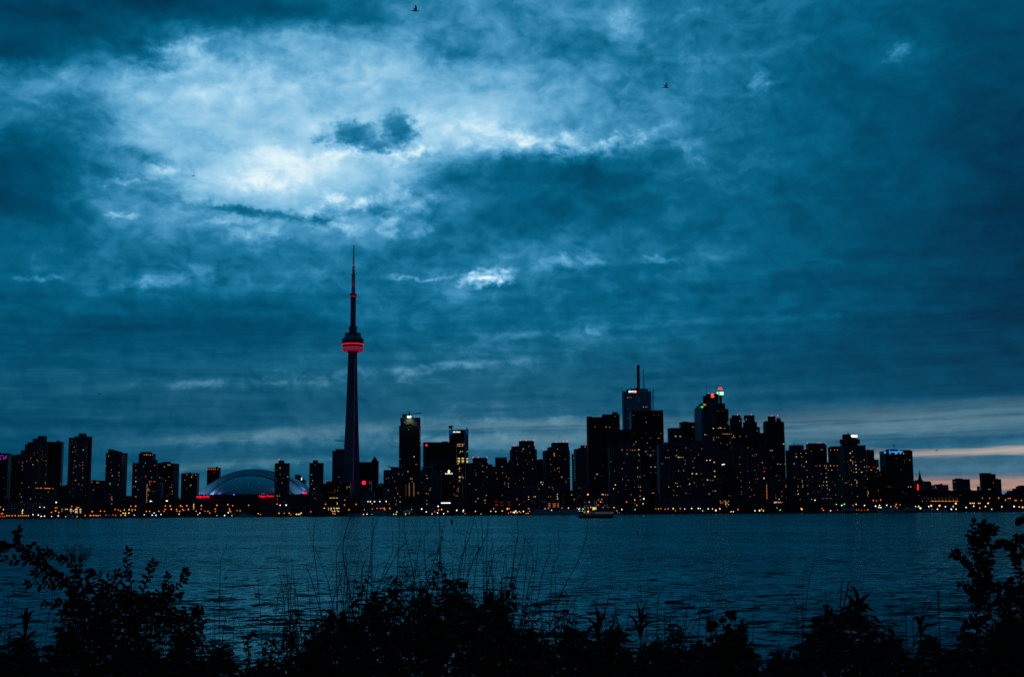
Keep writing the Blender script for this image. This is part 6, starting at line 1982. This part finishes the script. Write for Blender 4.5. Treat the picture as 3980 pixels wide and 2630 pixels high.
def leafy_branches(name, label, cat, c, Y, branches, base, L0, kind='oval', wr=.52, step=26, fill=(), r0=.009, group=None, droop=.25):
    """a shrub from its limbs (drawn in one close-up's pixels, each given its own depth)"""
    bx = vp(c, base[0], base[1], Y)
    root = thing(name, label, cat, (bx[0], Y, GB), 0, group)
    off = np.array([bx[0], Y, GB])
    k = CR[c][2]
    SV, SF, V, F = [], [], [], []
    r = np.random.RandomState(len(label) * 7 + len(branches))
    pxm = Y / FP / k
    for bi, s_ in enumerate(branches):
        pts = [tuple(map(float, q.split(','))) for q in s_.split()]
        y0 = Y + r.uniform(-.25, .25)
        dy = r.uniform(-.5, .5)
        P = [vp(c, x, y, y0 + dy * i / max(len(pts) - 1, 1)) for i, (x, y) in enumerate(pts)]
        if bi == 0 or P[0][2] < GB + .6:
            P = [np.array([P[0][0] * .7 + bx[0] * .3, y0, GB])] + P
        path = curve_pts(P, 20)
        add_tube(SV, SF, path - off, r0, .0018, 5)
        L_ = sum(np.linalg.norm(path[i + 1] - path[i]) for i in range(len(path) - 1))
        m = max(int(L_ / (step * pxm)), 3)
        for q in range(m):
            t = .12 + .88 * q / (m - 1)
            x = t * (len(path) - 1); i = min(int(x), len(path) - 2)
            p = path[i] + (path[i + 1] - path[i]) * (x - i)
            if p[2] < GB + .45: continue
            d = path[i + 1] - path[i]; d /= np.linalg.norm(d) + 1e-9
            sg = 1 if q % 2 else -1
            side = np.array([-d[2], 0, d[0]]) * sg
            dd = d * r.uniform(.3, .8) + side * r.uniform(.5, 1.0) + np.array([0, r.uniform(-.7, .7), 0])
            if q == m - 1: dd = d
            L = L0 * pxm * r.uniform(.7, 1.2)
            face = np.array([r.uniform(-.5, .5), -1.0, r.uniform(-.2, .8)])
            leaf(V, F, p - off, dd, face, L, L * wr * r.uniform(.8, 1.15), kind, r.uniform(0, droop), r.uniform(-.6, .6))
    for (x0, y0, x1, y1, n) in fill:
        for q in range(n):
            u, w = r.rand(), r.rand()
            p = vp(c, x0 + (x1 - x0) * u, y0 + (y1 - y0) * w, Y + r.uniform(-.5, .6))
            if p[2] < GB: continue
            a = r.rand() * 6.28; el = r.uniform(-.5, .8)
            L = L0 * pxm * r.uniform(.6, 1.1)
            leaf(V, F, p - off, np.array([math.cos(a) * math.cos(el), math.sin(a) * math.cos(el), math.sin(el)]), np.array([r.uniform(-.6, .6), -1.0, r.uniform(-.3, .9)]), L, L * wr, kind, r.uniform(0, .4), r.uniform(-.7, .7))
            if q % 6 == 0:
                e = p + np.array([r.randn() * .05, r.randn() * .05, -.25])
                add_tube(SV, SF, [p - off, (p + e) / 2 - off, e - off], .002, .003, 3)
    np_mesh('stem', SV, SF, M_STEM, root)
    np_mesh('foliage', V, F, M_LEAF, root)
    return root


leafy_branches('shrub', 'large leafy shrub at the left with one arching branch toward the water', 'shrub', 'L', 9.6,
               ['780,1300 720,900 640,700 480,570 330,450 200,370 152,290 172,185', '700,900 600,650 450,610 320,572', '760,960 700,760 500,700 250,690', '560,640 480,560 300,475 60,465', '820,1000 780,890 600,868 420,880', '800,1000 780,800 720,560 600,470 500,420 430,385',
                '850,1100 920,900 960,700 900,600 840,580', '1250,1200 1250,1000 1220,700 1190,560 1182,385', '1300,1100 1300,900 1360,680 1410,560 1422,492', '1250,1200 1300,960 1500,800 1680,680 1732,580', '1400,1200 1440,960 1560,760 1558,610', '1100,1100 1100,950 1100,760 1060,620 1120,588',
                '1500,1250 1500,1100 1780,1000 1870,915', '1000,1150 1000,1000 900,800 820,640', '850,1200 800,1100 650,960 580,940', '1200,1200 1200,1100 1020,900 1005,640', '1320,1000 1480,860 1600,800 1690,790', '1250,1000 1180,860 1160,740', '660,740 700,620 740,540', '420,520 380,420 350,380', '250,420 290,340 320,320'],
               (1000, 1200), 66, 'oval', .48, 26, fill=[(640, 700, 1200, 1000, 330), (1180, 760, 1640, 1040, 260), (560, 960, 1900, 1250, 520), (1500, 900, 1850, 1100, 90)])
leafy_branches('shrub', 'leafy twig reaching in from the left frame edge', 'shrub', 'L', 9.4, ['-420,1100 -300,700 -150,470 -20,370 60,325 92,330', '-150,470 -60,430 10,400 40,370', '-300,600 -180,400 -60,310 0,300'], (-420, 1200), 64, 'oval', .55, 30)
leafy_branches('sapling', 'slender upright sapling with rounded leaves near the right edge', 'sapling', 'R', 9.8,
               ['1940,1500 1945,900 1960,500 1985,200 1996,125', '1945,620 1860,480 1735,385', '1960,500 2060,250 2092,150', '1985,350 1900,250 1910,125', '1950,800 1850,690 1775,668', '1950,700 2040,560 2072,480', '1945,1000 1880,1040 1830,1050', '2060,1500 2020,900 2050,600', '1965,450 1900,330 1890,260', '1975,300 2030,220 2040,160', '1950,640 1900,540 1850,520', '1945,880 1900,780 1860,740', '1965,560 2060,420 2110,300', '1950,760 2010,680 2060,660', '1945,1100 2000,1000 2060,960'],
               (1945, 1500), 62, 'oval', .62, 23, fill=[(1890, 230, 2080, 420, 34), (1900, 420, 2040, 700, 44), (1880, 640, 2050, 900, 26)], r0=.008)
leafy_branches('shrub', 'dark broad-leaved bush cut by the right frame edge', 'shrub', 'R', 9.2,
               ['2420,1300 2380,900 2320,500 2250,330 2160,300', '2460,700 2420,300 2360,250 2300,262', '2480,500 2420,110 2330,72', '2380,900 2290,800 2200,690', '2320,1100 2220,800 2250,660', '2300,1100 2150,850 2130,680', '2420,1000 2380,760 2330,680', '2480,420 2400,360 2330,460'],
               (2380, 1300), 68, 'oval', .62, 28, fill=[(2150, 760, 2420, 1050, 60), (2120, 1020, 2420, 1350, 60), (2290, 270, 2420, 450, 12)], r0=.011)
leafy_branches('shrub', 'low leafy bush right of the arching-branch shrub', 'shrub', 'M', 10.4,
               ['-60,1300 -50,1180 10,1140', '250,1300 300,1100 340,980', '350,1300 360,1120 430,940', '560,1300 560,1100 590,960', '200,1300 180,1230 130,1210', '700,1300 700,1100 720,980', '480,1300 470,1180 560,1090'], (300, 1400), 58, 'lance', .34, 22, fill=[(100, 1180, 800, 1420, 160)], droop=.6)
# maple sapling with lobed leaves
MP = [(0, 0), (.16, .10), (.42, -.05), (.36, .18), (.62, .22), (.46, .36), (.50, .62), (.27, .52), (.20, .72), (0, 1.0)]
MP = MP + [(-x, y) for x, y in MP[::-1][1:-1]]


def maple():
    Y = 9.0
    k = CR['N'][2]; pxm = Y / FP / k
    b = vp('N', 2060, 1500, Y)
    root = thing('maple_sapling', 'small maple sapling with broad lobed leaves right of centre', 'sapling', (b[0], Y, GB))
    off = np.array([b[0], Y, GB])
    r = np.random.RandomState(8)
    bm = bmesh.new()
    SV, SF = [], []
    heads = [(2060, 950, 118), (1890, 1050, 120), (2170, 1075, 100), (2030, 1080, 90), (1960, 1180, 95), (2110, 1180, 95), (2190, 1190, 80), (2050, 1260, 100), (1930, 1290, 90), (2150, 1300, 95), (2230, 1330, 80), (1860, 1190, 75), (1990, 1010, 70), (2090, 1380, 90), (1900, 1390, 80), (2000, 1340, 90)]
    for x, y, s_ in heads:
        p = vp('N', x, y + s_ * .35, Y + r.uniform(-.3, .3)) - off
        add_tube(SV, SF, curve_pts([np.array([0, 0, max(p[2] - .45, 0)]), np.array([p[0] * .6, p[1] * .6, p[2] - .12]), p], 6), .005, .0018, 4)
        ang = r.uniform(-.7, .7); tl = r.uniform(-.35, .5); sc = s_ * pxm * 1.05
        M_ = Matrix.Rotation(ang, 3, 'Y') @ Matrix.Rotation(tl, 3, 'X') @ Matrix.Rotation(r.uniform(-.4, .4), 3, 'Z')
        vs = [bm.verts.new(Vector(p) + M_ @ Vector((u * sc, .10 * sc * abs(u), (v - .3) * sc * 1.0))) for u, v in MP]
        c_ = bm.verts.new(Vector(p) + M_ @ Vector((0, 0, .0)))
        for i in range(len(vs)):
            bm.faces.new((c_, vs[i], vs[(i + 1) % len(vs)]))
    add_tube(SV, SF, [(0, 0, 0), (.01, 0, .5), (0, 0, .95)], .011, .006, 5)
    np_mesh('stem', SV, SF, M_STEM, root)
    obj('foliage', bm, M_LEAF, root)


maple()


def reed(c, base, tips, label, wpx=30, Y=10.2):
    k = CR[c][2]; pxm = Y / FP / k
    b = vp(c, base[0], base[1], Y)
    root = thing('reed_plant', label, 'plant', (b[0], Y, GB))
    off = np.array([b[0], Y, GB])
    V, F, SV, SF = [], [], [], []
    add_tube(SV, SF, [(0, 0, 0), (.01, 0, (b[2] - GB) * .5), b - off], .008, .006, 5)
    for i, (x, y) in enumerate(tips):
        t = vp(c, x, y, Y + ((i * 37) % 7 - 3) * .05)
        st = b + np.array([0, 0, -.04 * (i % 3)])
        mid = (st + t) / 2 + np.array([(st[0] - t[0]) * .18, 0, .035])
        P = curve_pts([st, mid, t], 8)
        n0 = len(V)
        for j, q in enumerate(P):
            f = j / 7
            w = wpx * pxm * (.55 + .9 * f if f < .45 else (1.0 - f) * 1.7 + .03) / 2
            dr = P[min(j + 1, 7)] - P[max(j - 1, 0)]
            s = np.array([dr[2], .25 * np.linalg.norm(dr), -dr[0]]); s /= np.linalg.norm(s) + 1e-9
            V.append(q - off - s * w); V.append(q - off + s * w)
        for j in range(7):
            F.append((n0 + 2 * j, n0 + 2 * j + 1, n0 + 2 * j + 3, n0 + 2 * j + 2))
    np_mesh('stem', SV, SF, M_STEM, root)
    np_mesh('blades', V, F, M_LEAF, root)


reed('N', (830, 1130), [(800, 885), (915, 945), (700, 990), (865, 975), (760, 1040)], 'broad-bladed reed plant just right of the centre thicket', 34)
reed('N', (1220, 1110), [(1183, 850), (1277, 845), (1085, 958), (1335, 960), (1400, 1040)], 'broad-bladed reed plant with two upright blades like horns', 30)
reed('R', (860, 900), [(785, 690), (985, 765), (725, 760), (1040, 945), (930, 800), (700, 960)], 'tall broad-bladed reed plant among the weeds on the right', 44)
reed('R', (575, 1030), [(528, 872), (622, 895), (560, 880), (640, 960)], 'short broad-bladed reed plant left of the tall right one', 44)
reed('L', (240, 1080), [(270, 905), (330, 930), (190, 960), (150, 1000), (300, 1000)], 'broad-bladed reed plant under the arching branch on the left', 40)
reed('R', (1420, 1060), [(1350, 1000), (1480, 960), (1600, 1050), (1380, 970)], 'broad-bladed reed plant between the right reeds and the sapling', 40)
for c, pts, lab in (('R', ((690, 1000), (710, 645)), 'upright seed spike on the right, leaning left one of two'), ('R', ((710, 960), (775, 658)), 'slanting seed spike on the right beside the upright one'), ('R', ((1600, 1080), (1590, 740)), 'thin seed spike right of the pair of seed spikes')):
    Y = 10.3
    a, b = vp(c, *pts[0], Y), vp(c, *pts[1], Y)
    root = thing('seed_spike', lab, 'plant', (a[0], Y, GB))
    off = np.array([a[0], Y, GB])
    SV, SF, V, F = [], [], [], []
    add_tube(SV, SF, [(0, 0, 0), a - off, (a + b) / 2 - off, b - off], .005, .003, 4)
    for j in range(26):
        t = .25 + .75 * j / 25
        p = a + (b - a) * t - off
        for w in range(3):
            an = rv.rand() * 6.28
            leaf(V, F, p, np.array([math.cos(an), math.sin(an), .8]), UP, .016, .011, 'oval', .2)
    np_mesh('stem', SV, SF, M_STEM, root); np_mesh('seed_head', V, F, M_LEAF, root)
# feathery plumes behind the arching branch
for bx_, lab, spread in ((700, 'feathery seed plume rising left behind the arching branch', -1), (740, 'feathery seed plume spreading right behind the arching branch', 1)):
    Y = 10.6
    root = thing('seed_plume', lab, 'plant', tuple(vp('L', bx_, 480, Y)[:2]) + (GB,))
    off = np.array([root.location.x, Y, GB])
    V, F, SV, SF = [], [], [], []
    st = vp('L', bx_, 500, Y)
    add_tube(SV, SF, [(0, 0, 0), (.01, 0, (st[2] - GB) / 2), st - off], .005, .0025, 4)
    for j in range(34):
        tx = bx_ + spread * rv.uniform(-10, 130) - (spread > 0) * 0; ty = rv.uniform(310, 460)
        e = vp('L', tx, ty, Y + rv.randn() * .05)
        mid = (st + e) / 2 + np.array([rv.randn() * .01, 0, .01])
        add_tube(V, F, [st - off, mid - off, e - off], .0014, .0006, 3)
        for w in range(5):
            p = mid + (e - mid) * rv.rand()
            q = p + np.array([rv.randn() * .018, rv.randn() * .01, rv.randn() * .014])
            add_tube(V, F, [p - off, (p + q) / 2 - off, q - off], .0009, .0006, 3)
    np_mesh('stem', SV, SF, M_STEM, root); np_mesh('seed_head', V, F, M_STEM, root)
